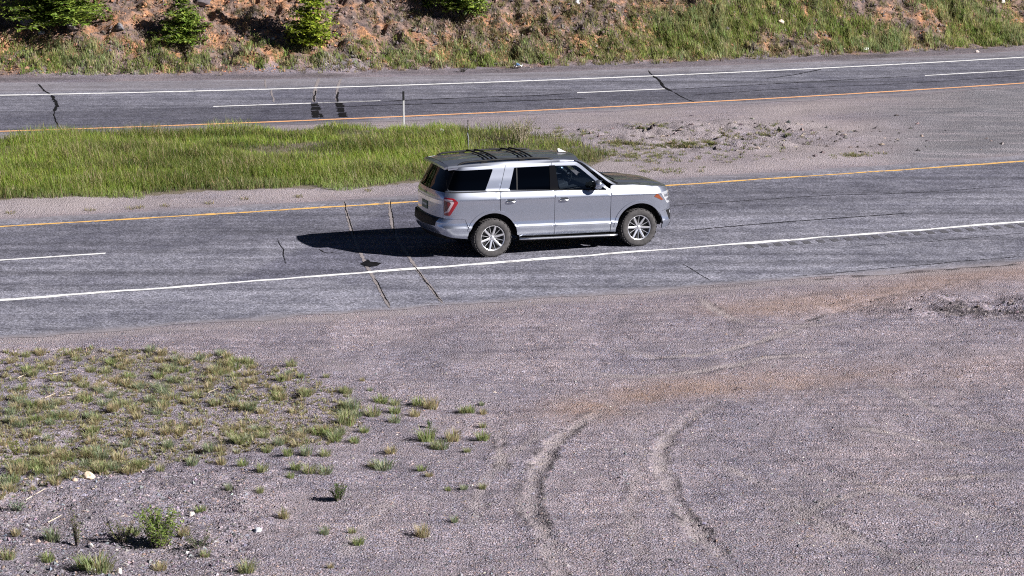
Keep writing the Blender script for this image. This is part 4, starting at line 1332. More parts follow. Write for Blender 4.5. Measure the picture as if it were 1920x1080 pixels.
# ------------------------------------------------------------------ cut slope: scrub, grass, clods
def slope_cover():
    rng = np.random.default_rng(41)
    # dry scrub and litter
    n = 15000
    px, py = scatter_px(n, (-250, -160, 2170, 145), rng)
    P = hit(px, py)
    on = (P[:, 1] > foot(P[:, 0]) - .2)
    P = P[on]; px = px[on]; py = py[on]
    bare = fbm(P[:, 0] * .5, P[:, 1] * .5, 401, 3)
    right = sstep(650, 1000, px)
    keep = rng.random(len(P)) < np.clip(.22 + .62 * right + .9 * bare, .04, 1)
    P = P[keep]; px = px[keep]
    B = Blades()
    m = 12
    n = len(P)
    base = np.repeat(P, m, 0) + np.concatenate([rng.normal(0, .05, (n * m, 2)), np.zeros((n * m, 1))], 1)
    base[:, 2] = terrain(base[:, 0], base[:, 1]) - .02
    h = rng.uniform(.08, .24, n * m)
    tone = vary(SCRUB, n, rng); tone2 = vary(OLIVE, n, rng)
    g = (rng.random(n) < .15 + .55 * sstep(600, 1100, px))[:, None]
    col = np.repeat(np.where(g, tone2, tone), m, 0) * (1 + rng.normal(0, .15, (n * m, 1)))
    B.add(base, h, rng.uniform(.012, .028, n * m), rng.uniform(0, 6.28, n * m), h * rng.uniform(.2, .9, n * m), np.clip(col, .01, .9))
    o = obj('dry_scrub', B.mesh('dry_scrub'), M['leaf'])
    tag(o, 'low dry brown scrub covering the cut slope', 'scrub', kind='stuff')
    # green grass along the foot and up the right half
    n = 46000
    px, py = scatter_px(n, (-250, -160, 2170, 145), rng)
    P = hit(px, py)
    d = P[:, 1] - foot(P[:, 0])
    patch = fbm(P[:, 0] * .45, P[:, 1] * .6, 411, 4)
    footband = sstep(.1, .6, d) * sstep(2.6, 1.0, d) * .75
    r = sstep(1080, 1300, px + (py - 60) * 1.5)
    dens = np.clip(footband * (.55 + 1.5 * patch) * (1 + .4 * r) + r * sstep(.3, .8, d) * (.52 + 1.9 * patch), 0, 1)
    dens = dens * np.where((px > 1380) & (py < 30), .7, 1)
    k = rng.random(n) < dens * .9
    P = P[k]; px = px[k]; n = len(P); m = 11
    base = np.repeat(P, m, 0) + np.concatenate([rng.normal(0, .07, (n * m, 2)), np.zeros((n * m, 1))], 1)
    base[:, 2] = terrain(base[:, 0], base[:, 1]) - .02
    pp = fbm(P[:, 0] * .7, P[:, 1] * .7, 415, 3)
    h = np.repeat(rng.uniform(.10, .32, n) * (1 + .5 * pp) * (1 + .45 * sstep(1100, 1400, px)), m) * rng.uniform(.6, 1.2, n * m)
    cA = vary(BLUEGREEN, n, rng); cB = vary([(.26, .34, .09), (.31, .38, .11), (.22, .30, .08), (.38, .38, .16)], n, rng)
    col = np.where((pp > 0)[:, None], cA, cB)
    col = np.repeat(col, m, 0) * (1 + rng.normal(0, .15, (n * m, 1)))
    dry = rng.random(n * m) < .10
    col = np.where(dry[:, None], vary(STRAW, n * m, rng), col)
    B = Blades()
    B.add(base, h, rng.uniform(.012, .026, n * m), rng.uniform(0, 6.28, n * m), h * rng.uniform(.15, .7, n * m), np.clip(col, .01, .9))
    o = obj('slope_grass', B.mesh('slope_grass'), M['leaf'])
    tag(o, 'pale green grass growing along the foot of the cut slope', 'grass', kind='stuff')
slope_cover()

# ------------------------------------------------------------------ stones
_OCT = np.array([(1, 0, 0), (-1, 0, 0), (0, 1, 0), (0, -1, 0), (0, 0, 1), (0, 0, -1)], float)
_OCF = np.array([(0, 2, 4), (2, 1, 4), (1, 3, 4), (3, 0, 4), (2, 0, 5), (1, 2, 5), (3, 1, 5), (0, 3, 5)])
def stones(name, P, size, cols, rng, flatz=.6):
    n = len(P)
    rot = rng.uniform(0, 6.28, n)
    V = _OCT[None] * (1 + rng.uniform(-.35, .35, (n, 6, 1)))
    V = V + rng.uniform(-.3, .3, (n, 6, 3))
    V = V * size[:, None, None] * np.array([1, .8, flatz])
    c, s = np.cos(rot)[:, None], np.sin(rot)[:, None]
    W = np.stack([V[..., 0] * c - V[..., 1] * s, V[..., 0] * s + V[..., 1] * c, V[..., 2]], -1) + P[:, None, :]
    T = (np.arange(n)[:, None, None] * 6 + _OCF[None]).reshape(-1, 3)
    return make_mesh(name, W.reshape(-1, 3), T, np.repeat(cols, 6, 0))

def gravel_stuff():
    rng = np.random.default_rng(51)
    n = 60000
    px = rng.uniform(-120, 2040, n); py = 545 + (1110 - 545) * rng.random(n) ** .8
    x, y = flat(px, py)
    k = (y < near_lo(x) - .1)
    x, y = x[k], y[k]; n = len(x)
    P = np.stack([x, y, terrain(x, y)], -1)
    size = .008 + .016 * rng.random(n) ** 3.5
    pal = [(.24, .21, .23), (.18, .16, .18), (.13, .117, .137), (.32, .285, .30), (.09, .083, .098), (.28, .215, .19), (.21, .213, .25)]
    col = vary(pal, n, rng)
    wh = rng.random(n) < .02
    col[wh] = vary([(.65, .60, .57), (.6, .5, .44)], wh.sum(), rng)
    big = rng.random(n) < .012
    size[big] *= 1.9
    o = obj('loose_gravel', stones('loose_gravel', P, size, col, rng), M['stone'])
    tag(o, 'loose grey gravel strewn over the lot in front', 'gravel', kind='stuff')
    n = 2600
    px = rng.uniform(-80, 470, n); py = rng.uniform(880, 1100, n)
    x, y = flat(px, py)
    P = np.stack([x, y, terrain(x, y)], -1)
    o = obj('coarse_gravel', stones('coarse_gravel', P, .016 + .030 * rng.random(n) ** 2.5, vary(pal, n, rng), rng, .7), M['stone'])
    tag(o, 'coarser stones strewn round the big leafy clump at lower left', 'gravel', kind='stuff')
    # clods on the slope and on the median's torn-up end
    n = 20000
    px, py = scatter_px(n, (-250, -160, 2170, 140), rng)
    P = hit(px, py); k = P[:, 1] > foot(P[:, 0]) + .2
    P = P[k]; n = len(P)
    size = .022 + .075 * rng.random(n) ** 3
    bn = fbm(P[:, 0] * .35, P[:, 1] * .35, 777, 3)
    col = np.where((bn > 0)[:, None], vary([(.32, .175, .10), (.38, .21, .12), (.25, .16, .11)], n, rng), vary([(.21, .165, .15), (.16, .132, .132), (.26, .195, .165), (.13, .11, .115)], n, rng))
    o = obj('slope_clods', stones('slope_clods', P, size, col, rng, .8), M['stone'])
    tag(o, 'reddish clods and stones littering the cut slope', 'clods', kind='stuff')
    n = 600
    gx, gy = rng.normal(GX_CLOD + .8, 2.6, n), rng.normal(GY_CLOD, 1.5, n)
    k = (gy > near_hi(gx) + .7) & (gy < far_lo(gx) - .4)
    gx, gy = gx[k], gy[k]; n = len(gx)
    P = np.stack([gx, gy, terrain(gx, gy)], -1)
    o = obj('median_clods', stones('median_clods', P, .02 + .10 * rng.random(n) ** 3, vary([(.19, .16, .155), (.12, .105, .105), (.26, .22, .20), (.07, .062, .062)], n, rng), rng, .55), M['stone'])
    tag(o, 'earth clods on the churned bare end of the median', 'clods', kind='stuff')
    n = 320
    gx, gy = rng.normal(DK_X + .5, 1.6, n), rng.normal(DK_Y, .42, n)
    k = gy < near_lo(gx) - .4
    gx, gy = gx[k], gy[k]; n = len(gx)
    P = np.stack([gx, gy, terrain(gx, gy)], -1)
    o = obj('dark_clods', stones('dark_clods', P, .015 + .04 * rng.random(n) ** 2, vary([(.03, .028, .032), (.10, .085, .09), (.20, .17, .17)], n, rng), rng, .7), M['stone'])
    tag(o, 'dark clods spread over the gravel by the right edge', 'clods', kind='stuff')
gravel_stuff()

# ------------------------------------------------------------------ tufts in the lot
def tuft_blades(rng, n, r, h, cols, spread=.6, dry=.12):
    a = rng.uniform(0, 6.28, n); rr = r * np.sqrt(rng.random(n)) * .55
    base = np.stack([rr * np.cos(a), rr * np.sin(a), np.full(n, -.015)], -1)
    hh = h * rng.uniform(.45, 1.15, n)
    az = a + rng.normal(0, .6, n)
    col = vary(cols, n, rng)
    d = rng.random(n) < dry
    col[d] = vary(STRAW, d.sum(), rng)
    return base, hh, rng.uniform(.006, .011, n), az, hh * rng.uniform(.2, 1.3, n) * spread, col

TUFT_COL = [[(.29, .34, .15), (.34, .37, .19), (.39, .39, .23)], [(.25, .32, .12), (.31, .36, .16)], [(.40, .38, .22), (.36, .36, .18), (.46, .40, .27)], [(.27, .33, .20), (.33, .37, .24)]]
TUFT_MESH = []
_trng = np.random.default_rng(61)
for k in range(10):
    B = Blades(); B.add(*tuft_blades(_trng, 130, .15, .17, TUFT_COL[k % 4], .75, .12 if k % 4 != 2 else .4))
    TUFT_MESH.append((B.mesh('grass_tuft'), B))

def tuft_object(p, size, k, label, group, rng):
    o = obj('grass_tuft', TUFT_MESH[k % 10][0], M['leaf'])
    o.location = p; o.rotation_euler = (0, 0, rng.uniform(0, 6.28)); o.scale = (size, size, size * rng.uniform(.8, 1.15))
    return tag(o, label, 'grass tuft', group)

ISOL = [(547, 685, .9), (440, 690, 1.0), (476, 688, .5), (540, 700, .6), (612, 705, .5), (565, 705, .5), (680, 712, .4), (694, 730, .4), (643, 733, .6), (715, 752, 1.0), (741, 757, .8), (785, 757, .9), (808, 762, 1.1), (660, 765, 1.1), (700, 777, 1.1), (741, 772, .8), (778, 778, .8), (740, 790, .8), (650, 792, 1.3), (683, 808, .7), (870, 771, .8), (882, 771, .7), (906, 774, .5), (903, 757, .4), (905, 799, .5), (800, 824, 1.2), (850, 823, 1.1), (828, 839, 1.0), (818, 838, .8), (906, 822, .9), (876, 845, .5), (665, 827, .7), (733, 847, .8), (718, 878, 1.2), (699, 872, .6), (790, 880, .6), (805, 890, .5), (610, 885, .9), (580, 883, .9), (555, 878, .7), (492, 880, .8), (630, 826, .7), (532, 968, .7), (608, 998, .6), (660, 996, .5), (672, 1018, .7), (792, 1002, .9), (852, 976, .5), (464, 1068, 1.0), (376, 957, .7), (188, 1070, 1.6), (160, 1060, 1.1), (300, 1066, .8), (100, 1010, 1.0), (15, 1045, .9), (90, 1050, .8), (30, 1000, .6), (430, 915, .5), (488, 920, .5), (545, 893, .5), (385, 1040, .6), (250, 1000, .8), (345, 1000, .7), (870, 915, .5), (905, 913, .5), (840, 917, .4), (620, 1062, .4), (575, 850, .8), (610, 852, .7), (540, 850, .7), (500, 845, .7), (455, 870, .7), (415, 868, .7), (360, 868, .8), (300, 880, .6), (262, 872, .7), (225, 862, 1.1), (190, 858, 1.0), (165, 850, .8), (130, 860, .9), (80, 875, 1.2), (60, 880, 1.1), (35, 890, 1.2), (15, 905, 1.0), (100, 885, .8)]
def tuft_place(px, py, s_):
    big = 'fuller green grass tuft' if s_ >= 1.0 else ('small grass tuft' if s_ >= .6 else 'tiny low grass tuft')
    if py < 745 and px > 430: w = 'on gravel off the upper right corner of the weedy patch'
    elif py < 900 and px > 640: w = 'on open gravel right of the weedy patch'
    elif py < 900 and px > 240: w = 'on gravel along the lower edge of the weedy patch'
    elif py < 910: w = 'around the cream rock at the left edge'
    elif px > 560: w = 'alone on the bare gravel right of the small dark shrub' if px > 700 else 'on bare gravel below the small dark shrub'
    elif px > 320: w = 'on bare gravel right of the big leafy clump'
    else: w = 'in the lower left corner near the big leafy clump'
    return big + ' ' + w, 'grass tufts ' + w
rngI = np.random.default_rng(71)
ISOL_P = hit([q[0] for q in ISOL], [q[1] for q in ISOL])
for i, (px, py, s_) in enumerate(ISOL):
    lab, grp = tuft_place(px, py, s_)
    tuft_object(ISOL_P[i], s_ * 1.15, i, lab, grp, rngI)

def tuft_patch():
    rng = np.random.default_rng(81)
    n = 11000
    px = rng.uniform(-140, 700, n); py = rng.uniform(648, 960, n)
    x, y = flat(px, py)
    k = in_poly(x + .25 * vnoise(x * 2, y * 2, 801), y + .35 * vnoise(x * 2, y * 2, 802), VEG_POLY)
    px, py, x, y = px[k], py[k], x[k], y[k]
    cl = fbm(x * .8, y * .8, 803, 3)
    k = rng.random(len(px)) < np.clip(.50 + .35 * cl, .25, 1)
    px, py, x, y, cl = px[k], py[k], x[k], y[k], cl[k]
    size = (.20 + .62 * rng.random(len(px)) ** 3) * (1 + .15 * cl)
    # the 200 that show largest are things, the rest one mass
    inside = (px > 5) & (px < 690)
    order = np.argsort(-size * np.where(inside, 1, 0))
    top = order[:200]; rest = order[200:]
    P = hit(px, py)
    for q in top:
        o = obj('grass_tuft', TUFT_MESH[int(rng.choice([0, 2, 3, 4, 6, 7, 8, 9, 2]))][0], M['leaf'])
        o.location = P[q]; s_ = float(size[q]) * 1.1
        o.rotation_euler = (0, 0, rng.uniform(0, 6.28)); o.scale = (s_ * 1.15, s_ * 1.15, s_ * .9)
        row = 'far upper edge' if py[q] < 700 else ('upper middle' if py[q] < 750 else ('lower middle' if py[q] < 810 else 'near lower edge'))
        side = 'left third' if px[q] < 220 else ('middle third' if px[q] < 440 else 'right third')
        tag(o, f'grass tuft at the {row} of the weedy patch, {side}', 'grass tuft', f'weedy patch tufts, {row}, {side}')
    B = Blades()
    for q in rest:
        b_, h_, w_, a_, be_, c_ = tuft_blades(rng, 18, .12, .17, TUFT_COL[int(rng.choice([0, 2, 2, 2, 3]))], .9, .3)
        s_ = float(size[q])
        B.add(b_ * s_ * 1.2 + P[q], h_ * s_, w_ * 1.2, a_, be_ * s_, c_)
    # low mat between
    m = 30000
    px = rng.uniform(-140, 700, m); py = rng.uniform(648, 960, m)
    x, y = flat(px, py)
    k = in_poly(x + .3 * vnoise(x * 2, y * 2, 811), y + .3 * vnoise(x * 2, y * 2, 812), VEG_POLY) & (rng.random(m) < np.clip(.15 + 1.2 * fbm(x * .9, y * .9, 813, 3), 0, 1))
    x, y = x[k], y[k]; m = len(x)
    h = rng.uniform(.02, .07, m)
    B.add(np.stack([x, y, terrain(x, y) - .01], -1), h, rng.uniform(.008, .016, m), rng.uniform(0, 6.28, m), h * rng.uniform(.3, 1.2, m), np.where((rng.random(m) < .5)[:, None], vary(OLIVE, m, rng), vary(STRAW, m, rng)))
    tag(obj('weed_mat', B.mesh('weed_mat'), M['leaf']), 'low olive weeds matting the gravel at left', 'weeds', kind='stuff')
tuft_patch()

# patches of grass on the churned end of the median
def median_bits():
    rng = np.random.default_rng(91)
    B = Blades()
    for (cx, cy, w, h, n) in ((1215, 236, 28, 5, 60), (1165, 268, 30, 6, 60), (1265, 270, 60, 7, 90), (1330, 268, 30, 4, 30), (1180, 290, 60, 10, 60), (1620, 289, 40, 4, 14), (1580, 292, 30, 3, 10), (1060, 250, 50, 8, 40), (1250, 320, 40, 4, 15), (1400, 255, 80, 14, 40), (1470, 250, 70, 12, 25), (1300, 290, 120, 14, 60)):
        px = rng.normal(cx, w * .7, n); py = rng.normal(cy, h * .6, n)
        P = hit(px, py)
        for q in range(n):
            b_, h_, w_, a_, be_, c_ = tuft_blades(rng, 22, .15, .11 * rng.uniform(.4, 1.1), [(.15, .19, .06), (.20, .235, .08), (.27, .27, .13)], 1.0, .25)
            B.add(b_ + P[q], h_, w_ * 1.5, a_, be_, c_)
    tag(obj('sparse_grass', B.mesh('sparse_grass'), M['leaf']), 'sparse green grass on the churned bare end of the median', 'grass', kind='stuff')
    # thin line of sprouts along the near verge
    B = Blades()
    for (cx, cy) in ((170, 393), (245, 390), (262, 388), (310, 385), (392, 380), (20, 398), (460, 372), (560, 368), (690, 356)):
        p = hit(cx, cy)[0]
        b_, h_, w_, a_, be_, c_ = tuft_blades(rng, 40, .2, .10, OLIVE, 1.0, .2)
        B.add(b_ + p, h_, w_ * 1.4, a_, be_, c_)
    tag(obj('verge_sprouts', B.mesh('verge_sprouts'), M['leaf']), 'tiny sprouts on the bare strip above the yellow line', 'weeds', kind='stuff')
median_bits()

# ------------------------------------------------------------------ leafy plants
def leafy_plant(name, label, cat, px, py, height, radius, nstem, nleaf, cols, leaf, rng, stemcol='bark'):
    p = hit1(px, py)
    root = empty(name, p)
    tag(root, label, cat)
    mb = MB(); V = []; T = []; C = []
    for s_ in range(nstem):
        a = rng.uniform(0, 6.28); r = radius * math.sqrt(rng.random()); hh = height * rng.uniform(.55, 1.05)
        b0 = np.array([.25 * r * math.cos(a), .25 * r * math.sin(a), -.02]); tip = np.array([r * math.cos(a), r * math.sin(a), hh])
        mid = (b0 + tip) / 2 + np.array([0, 0, .1 * hh])
        pts = [b0 + (mid - b0) * t * 2 if t < .5 else mid + (tip - mid) * (t - .5) * 2 for t in np.linspace(0, 1, 5)]
        mb.tube([tuple(q) for q in pts], [.006, .005, .004, .003, .002], 4, False)
        for l in range(nleaf):
            t = rng.uniform(.15, 1); q = b0 + (mid - b0) * t * 2 if t < .5 else mid + (tip - mid) * (t - .5) * 2
            la = rng.uniform(0, 6.28); el = rng.uniform(-.3, .9); L = leaf * rng.uniform(.6, 1.25)
            d = np.array([math.cos(la) * math.cos(el), math.sin(la) * math.cos(el), math.sin(el)])
            w_ = np.cross(d, [0, 0, 1]); w_ /= np.linalg.norm(w_) + 1e-6
            b = len(V)
            V += [q, q + d * L * .5 + w_ * L * .24, q + d * L, q + d * L * .5 - w_ * L * .24]
            T += [(b, b + 1, b + 2), (b, b + 2, b + 3)]
            c = vary(cols, 1, rng)[0]; C += [c] * 4
    mb.build('stem', M[stemcol], root)
    me = make_mesh('foliage', V, T, np.array(C))
    obj('foliage', me, M['leaf'], root)
    return root
rngL = np.random.default_rng(101)
LG = [(.25, .36, .08), (.31, .41, .10), (.21, .30, .08), (.38, .45, .18)]
leafy_plant('leafy_weed', 'big leafy bright green weed clump near the lower left corner', 'plant', 298, 1024, .52, .34, 46, 34, LG, .052, rngL)
leafy_plant('leafy_weed', 'spindly upright weed left of the big leafy clump', 'plant', 145, 1020, .46, .13, 10, 26, [(0.204, 0.255, 0.085), (0.272, 0.289, 0.119)], .035, rngL)
leafy_plant('leafy_weed', 'ragged weed bush just left of the big leafy clump', 'plant', 228, 1012, .30, .24, 18, 24, [(0.187, 0.238, 0.085), (0.255, 0.272, 0.119)], .034, rngL)
leafy_plant('leafy_weed', 'low dark weed just right of the big leafy clump', 'plant', 375, 1022, .20, .30, 18, 20, [(0.128, 0.170, 0.085), (0.170, 0.212, 0.119)], .034, rngL)
leafy_plant('shrub', 'small dark green shrub alone on gravel casting a long thin shadow', 'shrub', 634, 935, .24, .12, 20, 30, [(0.085, 0.145, 0.043), (0.119, 0.187, 0.051), (0.153, 0.221, 0.060)], .035, rngL)
leafy_plant('leafy_weed', 'yellow-green weed at the left edge above the pale rock', 'plant', 32, 850, .22, .16, 14, 26, [(0.272, 0.323, 0.068), (0.340, 0.357, 0.102)], .036, rngL)
leafy_plant('leafy_weed', 'pale blue-green weed at the left edge below the pale rock', 'plant', 32, 955, .14, .16, 16, 22, [(0.272, 0.357, 0.255), (0.323, 0.408, 0.289)], .03, rngL)
leafy_plant('leafy_weed', 'thin single-stemmed weed casting a shadow below the small shrub', 'plant', 531, 970, .18, .05, 4, 20, [(0.204, 0.255, 0.085)], .03, rngL)
leafy_plant('leafy_weed', 'small dark bushy weed with a leafy tip among tufts right of the patch', 'plant', 806, 800, .12, .07, 8, 22, [(0.085, 0.153, 0.051), (0.119, 0.187, 0.068)], .03, rngL)
leafy_plant('tall_weed', 'tall dark weed clump with reddish stalks at the end of the median grass', 'plant', 977, 268, .75, .42, 40, 22, [(0.153, 0.178, 0.085), (0.204, 0.212, 0.102), (0.272, 0.204, 0.136)], .055, rngL, 'straw')
leafy_plant('verge_weed', 'small dark weed on the bare verge beyond the far road', 'plant', 866, 134, .20, .24, 16, 20, [(0.102, 0.128, 0.085), (0.153, 0.170, 0.102)], .045, rngL)

# ------------------------------------------------------------------ spruces on the slope
def spruce(label, px, py, height, radius, cols, seed, whorls=16, per=9, low=.04, name='spruce_tree'):
    rng = np.random.default_rng(seed)
    p = hit1(px, py)
    root = empty(name, p); tag(root, label, 'tree', 'young spruces on the cut slope')
    mb = MB()
    lean = rng.normal(0, .03, 2)
    tops = [(lean[0] * height * t, lean[1] * height * t, -.3 + (height + .3) * t) for t in np.linspace(0, 1, 8)]
    mb.tube(tops, [max(.012, .024 * height * (1 - .93 * t)) for t in np.linspace(0, 1, 8)], 8)
    trunk = mb.build('trunk', M['bark'], root)
    V = []; T = []; C = []; lb = MB()
    for k in range(whorls):
        f = (k + rng.uniform(-.2, .2)) / whorls
        f = min(max(f, 0), .985)
        zf = low + (1 - low) * f
        R_ = radius * (1 - f) ** .85 * (.75 if f < .06 else 1)
        npb = max(4, int(per * (1 - .5 * f)))
        a0 = rng.uniform(0, 6.28)
        for j in range(npb):
            a = a0 + 6.283 * j / npb + rng.normal(0, .35)
            zf = low + (1 - low) * min(.99, max(0, f + rng.normal(0, .55 / whorls)))
            L = R_ * rng.uniform(.65, 1.15)
            d = np.array([math.cos(a), math.sin(a), 0]); sd = np.array([-math.sin(a), math.cos(a), 0])
            b0 = np.array([lean[0] * height * zf, lean[1] * height * zf, height * zf])
            droop = rng.uniform(-.05, .38) * (1 - f); up = rng.uniform(.1, .4) * f
            def at(t): return b0 + d * L * t + np.array([0, 0, L * (up * t - droop * t * (1.1 - .6 * t))])
            lb.tube([tuple(at(t)) for t in (0, .35, .7, 1)], [.012, .009, .006, .003], 4, False)
            nt_ = max(5, int(L / .07))
            for q in range(nt_):
                t = (q + .5) / nt_
                w_ = .34 * L * (1 - t) ** .6 + .05
                for sgn in (-1, 1):
                    o0 = at(t); tl = w_ * rng.uniform(.6, 1.15)
                    e = o0 + sd * sgn * tl + d * tl * .55 + np.array([0, 0, rng.normal(-.01, .06)])
                    ns = max(2, int(tl / .07))
                    base_c = vary(cols, 1, rng)[0]
                    for s_ in range(ns):
                        t0 = s_ / ns; c0 = o0 + (e - o0) * t0; c1 = o0 + (e - o0) * min(1, t0 + 1.5 / ns)
                        ax = c1 - c0;                         r3 = rng.normal(0, .5, 3); nrm = np.array([ax[1] * (r3[2] + 1) - ax[2] * r3[1], ax[2] * r3[0] - ax[0] * (r3[2] + 1), ax[0] * r3[1] - ax[1] * r3[0]]); nrm /= math.sqrt(nrm[0] ** 2 + nrm[1] ** 2 + nrm[2] ** 2) + 1e-6
                        b = len(V); hw = .034 * rng.uniform(.7, 1.4)
                        V += [c0, (c0 + c1) / 2 + nrm * hw, c1, (c0 + c1) / 2 - nrm * hw]
                        T += [(b, b + 1, b + 2), (b, b + 2, b + 3)]
                        C += [base_c * rng.uniform(.75, 1.2)] * 4
    me = make_mesh('crown', V, T, np.array(C))
    obj('crown', me, M['needle'], root)
    tag(lb.build('branches', M['bark'], root), kind='stuff')
    return root
SPR = [(.11, .17, .03), (.14, .21, .032), (.17, .24, .035), (.21, .27, .045)]
SPR_B = [(.23, .30, .03), (.29, .36, .04), (.34, .40, .05), (.18, .24, .03)]
spruce('broad low spruce at the top left corner, crown cut off by the frame', 112, 34, 4.2, 2.35, SPR, 1, 16, 12, .02)
spruce('small squat spruce standing whole near the top left', 342, 72, 1.6, 1.25, SPR, 2, 11, 15, .03)
spruce('bright yellow-green spruce casting a black shadow to its left', 580, 82, 3.6, 1.12, SPR_B, 3, 20, 13, .02)
spruce('dark green spruce cut off by the top edge above the vehicle', 868, 22, 3.6, 1.25, SPR, 4, 20, 13, .03)
spruce('spruce sprig just left of the dark spruce at the top edge', 800, 8, 1.0, .55, SPR, 5, 8, 8, .05)

# ------------------------------------------------------------------ posts
p = hit1(757, 238)
post = empty('marker_post', p); tag(post, 'slim white roadside marker post with black top in the median grass', 'post')
mb = MB()
n = 9
for zz in (-.3, 1.02):
    for k in range(n):
        a = (k / (n - 1) - .5) * 1.5
        mb.v.append((.033 * math.sin(a) / .68 * .8, -.02 * math.cos(a), zz))
    for k in range(n):
        a = ((n - 1 - k) / (n - 1) - .5) * 1.5
        mb.v.append((.031 * math.sin(a) / .68 * .8, -.02 * math.cos(a) + .006, zz))
m_ = 2 * n
for k in range(m_): mb.f.append((k, (k + 1) % m_, m_ + (k + 1) % m_, m_ + k))
mb.f.append(tuple(range(m_, 2 * m_)))
mb.build('shaft', M['post_white'], post)
mb = MB(); mb.box((0, -.012, .93), (.031, .018, .13)); mb.build('black_cap', M['post_black'], post, 0, .008)
p = hit1(878, 288)
stake = empty('metal_stake', p); tag(stake, 'thin bent grey metal stake behind the roof of the SUV', 'stake')
mb = MB(); mb.tube([(0, 0, -.3), (.0, 0, .45), (-.02, 0, .56), (-.005, 0, .66), (-.005, 0, .92)], [.022, .022, .02, .018, .016], 6); mb.build('rod', M['steel'], stake)

# ------------------------------------------------------------------ rocks and odds and ends
def rock(label, px, py, size, col, seed, cat='rock', squash=.75, group=None, name='rock'):
    import bmesh
    rng = np.random.default_rng(seed)
    bm = bmesh.new(); bmesh.ops.create_icosphere(bm, subdivisions=3, radius=1)
    sc = np.array([1, .8, squash]) * rng.uniform(.85, 1.15, 3)
    planes = [(v / np.linalg.norm(v), rng.uniform(.55, .85)) for v in rng.normal(0, 1, (9, 3))]
    for v in bm.verts:
        q = np.array(v.co)
        for nrm, dd in planes:
            e = q @ nrm - dd
            if e > 0: q = q - nrm * e * .9
        q = q * (1 + .05 * rng.normal()) * sc * size
        v.co = q
    me = bpy.data.meshes.new(name); bm.to_mesh(me); bm.free()
    a = me.attributes.new('Col', 'FLOAT_COLOR', 'POINT')
    a.data.foreach_set('color', np.tile(np.array([*col, 1], np.float32), len(me.vertices)))
    finish(me, 28)
    o = obj(name, me, M['stone'])
    pp = hit1(px, py); o.location = pp + Vector((0, 0, size * squash * .35)); o.rotation_euler = (0, 0, rng.uniform(0, 6.28))
    return tag(o, label, cat, group)
rock('cream-coloured rock lying in the gravel at left', 167, 893, .100, (.70, .56, .42), 1)
rock('small tan stone just left of the cream rock', 140, 899, .045, (.55, .40, .30), 2)
rock('white stone beside a tuft right of the big leafy clump', 359, 963, .055, (.72, .66, .60), 3)
rock('flat bluish white stone in the gravel below the small shrub', 483, 992, .075, (.50, .52, .56), 4, squash=.35)
rock('small white stone below the spindly weed', 171, 1022, .045, (.75, .72, .68), 5)
rock('pinkish white stone at the bottom edge by the largest tuft', 222, 1071, .065, (.68, .60, .56), 6)
rock('white flake on the gravel at the bottom left of centre', 350, 1034, .04, (.75, .73, .70), 7, squash=.4)
rock('grey boulder under the branches of the corner spruce', 52, 42, .30, (.24, .225, .24), 8)
rock('grey boulder on the slope below the corner spruce', 132, 52, .26, (.22, .195, .19), 9)
rock('dark grey boulder on the slope right of the corner spruce', 224, 54, .22, (.17, .165, .18), 10)
rock('pale flat rock on the slope under the corner spruce', 78, 62, .16, (.52, .50, .50), 11, squash=.5)
rock('purplish boulder right behind the small squat spruce', 382, 6, .40, (.22, .195, .21), 12)
rock('pale rock at the top edge right of the dark spruce', 1083, 6, .16, (.62, .60, .60), 13)
rock('pale stone in the tall slope grass at upper right', 1464, 41, .17, (.60, .50, .42), 14, squash=.55)
rock('white stone at the grass edge beside the far road at right', 1623, 92, .13, (.66, .68, .70), 15, squash=.6)
rock('pale stone on the verge near the right edge of the far road', 1832, 97, .09, (.60, .52, .48), 16)
rock('pale stone at the top right corner of the slope', 1880, 3, .18, (.62, .60, .58), 17, squash=.6)
rock('pale chip on the slope left of the bright spruce', 512, 72, .09, (.66, .58, .48), 18, squash=.6)
p = hit1(972, 127)
lit = empty('litter', p); tag(lit, 'crumpled white and blue litter on the verge beyond the far road', 'litter')
rng = np.random.default_rng(5)
mb = MB()
g_ = 6
for i in range(g_):
    for j in range(g_):
        mb.v.append(((i / 5 - .5) * .26 + rng.normal(0, .02), (j / 5 - .5) * .22 + rng.normal(0, .02), .06 + abs(rng.normal(0, .05))))
for i in range(g_ - 1):
    for j in range(g_ - 1): mb.f.append((i * g_ + j, (i + 1) * g_ + j, (i + 1) * g_ + j + 1, i * g_ + j + 1))
mb.build('white_sheet', M['litter_white'], lit, 0)
mb = MB(); mb.box((-.08, -.03, .12), (.07, .06, .03), Matrix.Rotation(.5, 4, 'Y')); mb.build('blue_carton', M['litter_blue'], lit, 0, .01)
p = hit1(822, 257)
mb = MB(); mb.box((0, 0, .22), (.05, .04, .05), Matrix.Rotation(.4, 4, 'Y')); 
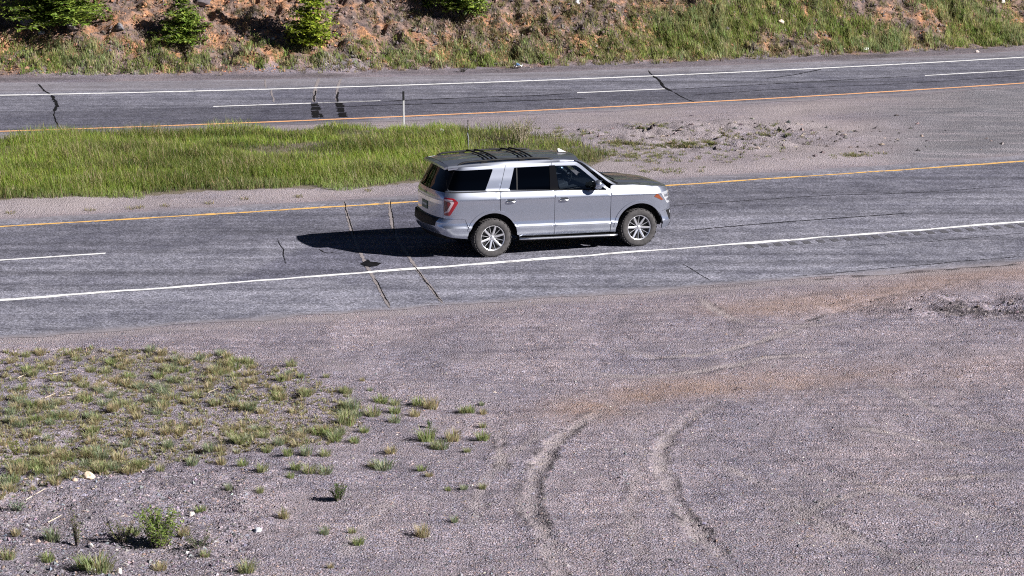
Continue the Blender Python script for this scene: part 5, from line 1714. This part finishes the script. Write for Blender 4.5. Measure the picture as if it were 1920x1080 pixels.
o = mb.build('litter', M['litter_white'], None, 0, .015); o.location = p; tag(o, 'small white scrap in the median grass right of the marker post', 'litter')
# dry sticks on the gravel
for i, (a, b) in enumerate((((48, 936), (85, 917)), ((90, 978), (115, 967)), ((84, 745), (104, 738)), ((110, 741), (145, 739)), ((33, 707), (48, 703)), ((100, 700), (122, 698)), ((390, 735), (410, 728)))):
    A = hit1(*a); B_ = hit1(*b)
    mb = MB(); mid = (A + B_) / 2 + Vector((0, 0, .02))
    mb.tube([A + Vector((0, 0, .012)) - A, mid - A, B_ + Vector((0, 0, .03)) - A], [.009, .008, .005], 5)
    o = mb.build('dry_stick', M['straw']); o.location = A
    names = ['long pale dry stick on gravel at the left edge below the rock', 'short pale dry stick beside the spindly weed', 'left one of two pale sticks lying in the weedy patch', 'right one of two pale sticks lying in the weedy patch', 'tan stick at the upper left of the weedy patch', 'pale stick at the top of the weedy patch', 'pale stick at the middle of the weedy patch']
    tag(o, names[i], 'stick')

# ------------------------------------------------------------------ unseen wood added beyond the frame to darken reflections in the paintwork
def add_unseen_wood():
    rng = np.random.default_rng(131)
    V = []; T = []; C = []
    for k in range(460):
        x = rng.uniform(-45, 75); d = rng.uniform(7, 36); y = float(foot(x)) + d
        z = float(terrain(np.array([x]), np.array([y]), False)[0]); H = rng.uniform(5, 9); Rr = H * rng.uniform(.17, .24)
        for lvl in range(6):
            z0 = z + H * (.06 + .15 * lvl); r = Rr * (1 - lvl / 6.5); b = len(V); m = 9
            V.append((x, y, z0 + H * .24)); C.append((.03, .05, .018))
            for q in range(m):
                a = 6.283 * q / m; rr = r * rng.uniform(.7, 1.15)
                V.append((x + rr * math.cos(a), y + rr * math.sin(a), z0 - H * .02 * rng.random())); C.append((.045, .07, .022))
            T += [(b, b + 1 + q, b + 1 + (q + 1) % m) for q in range(m)]
    tag(obj('added_wood', make_mesh('added_wood', V, T, np.array(C)), M['needle']), 'unseen dark spruce wood added up the slope for the car to reflect', 'wood', kind='stuff')
add_unseen_wood()
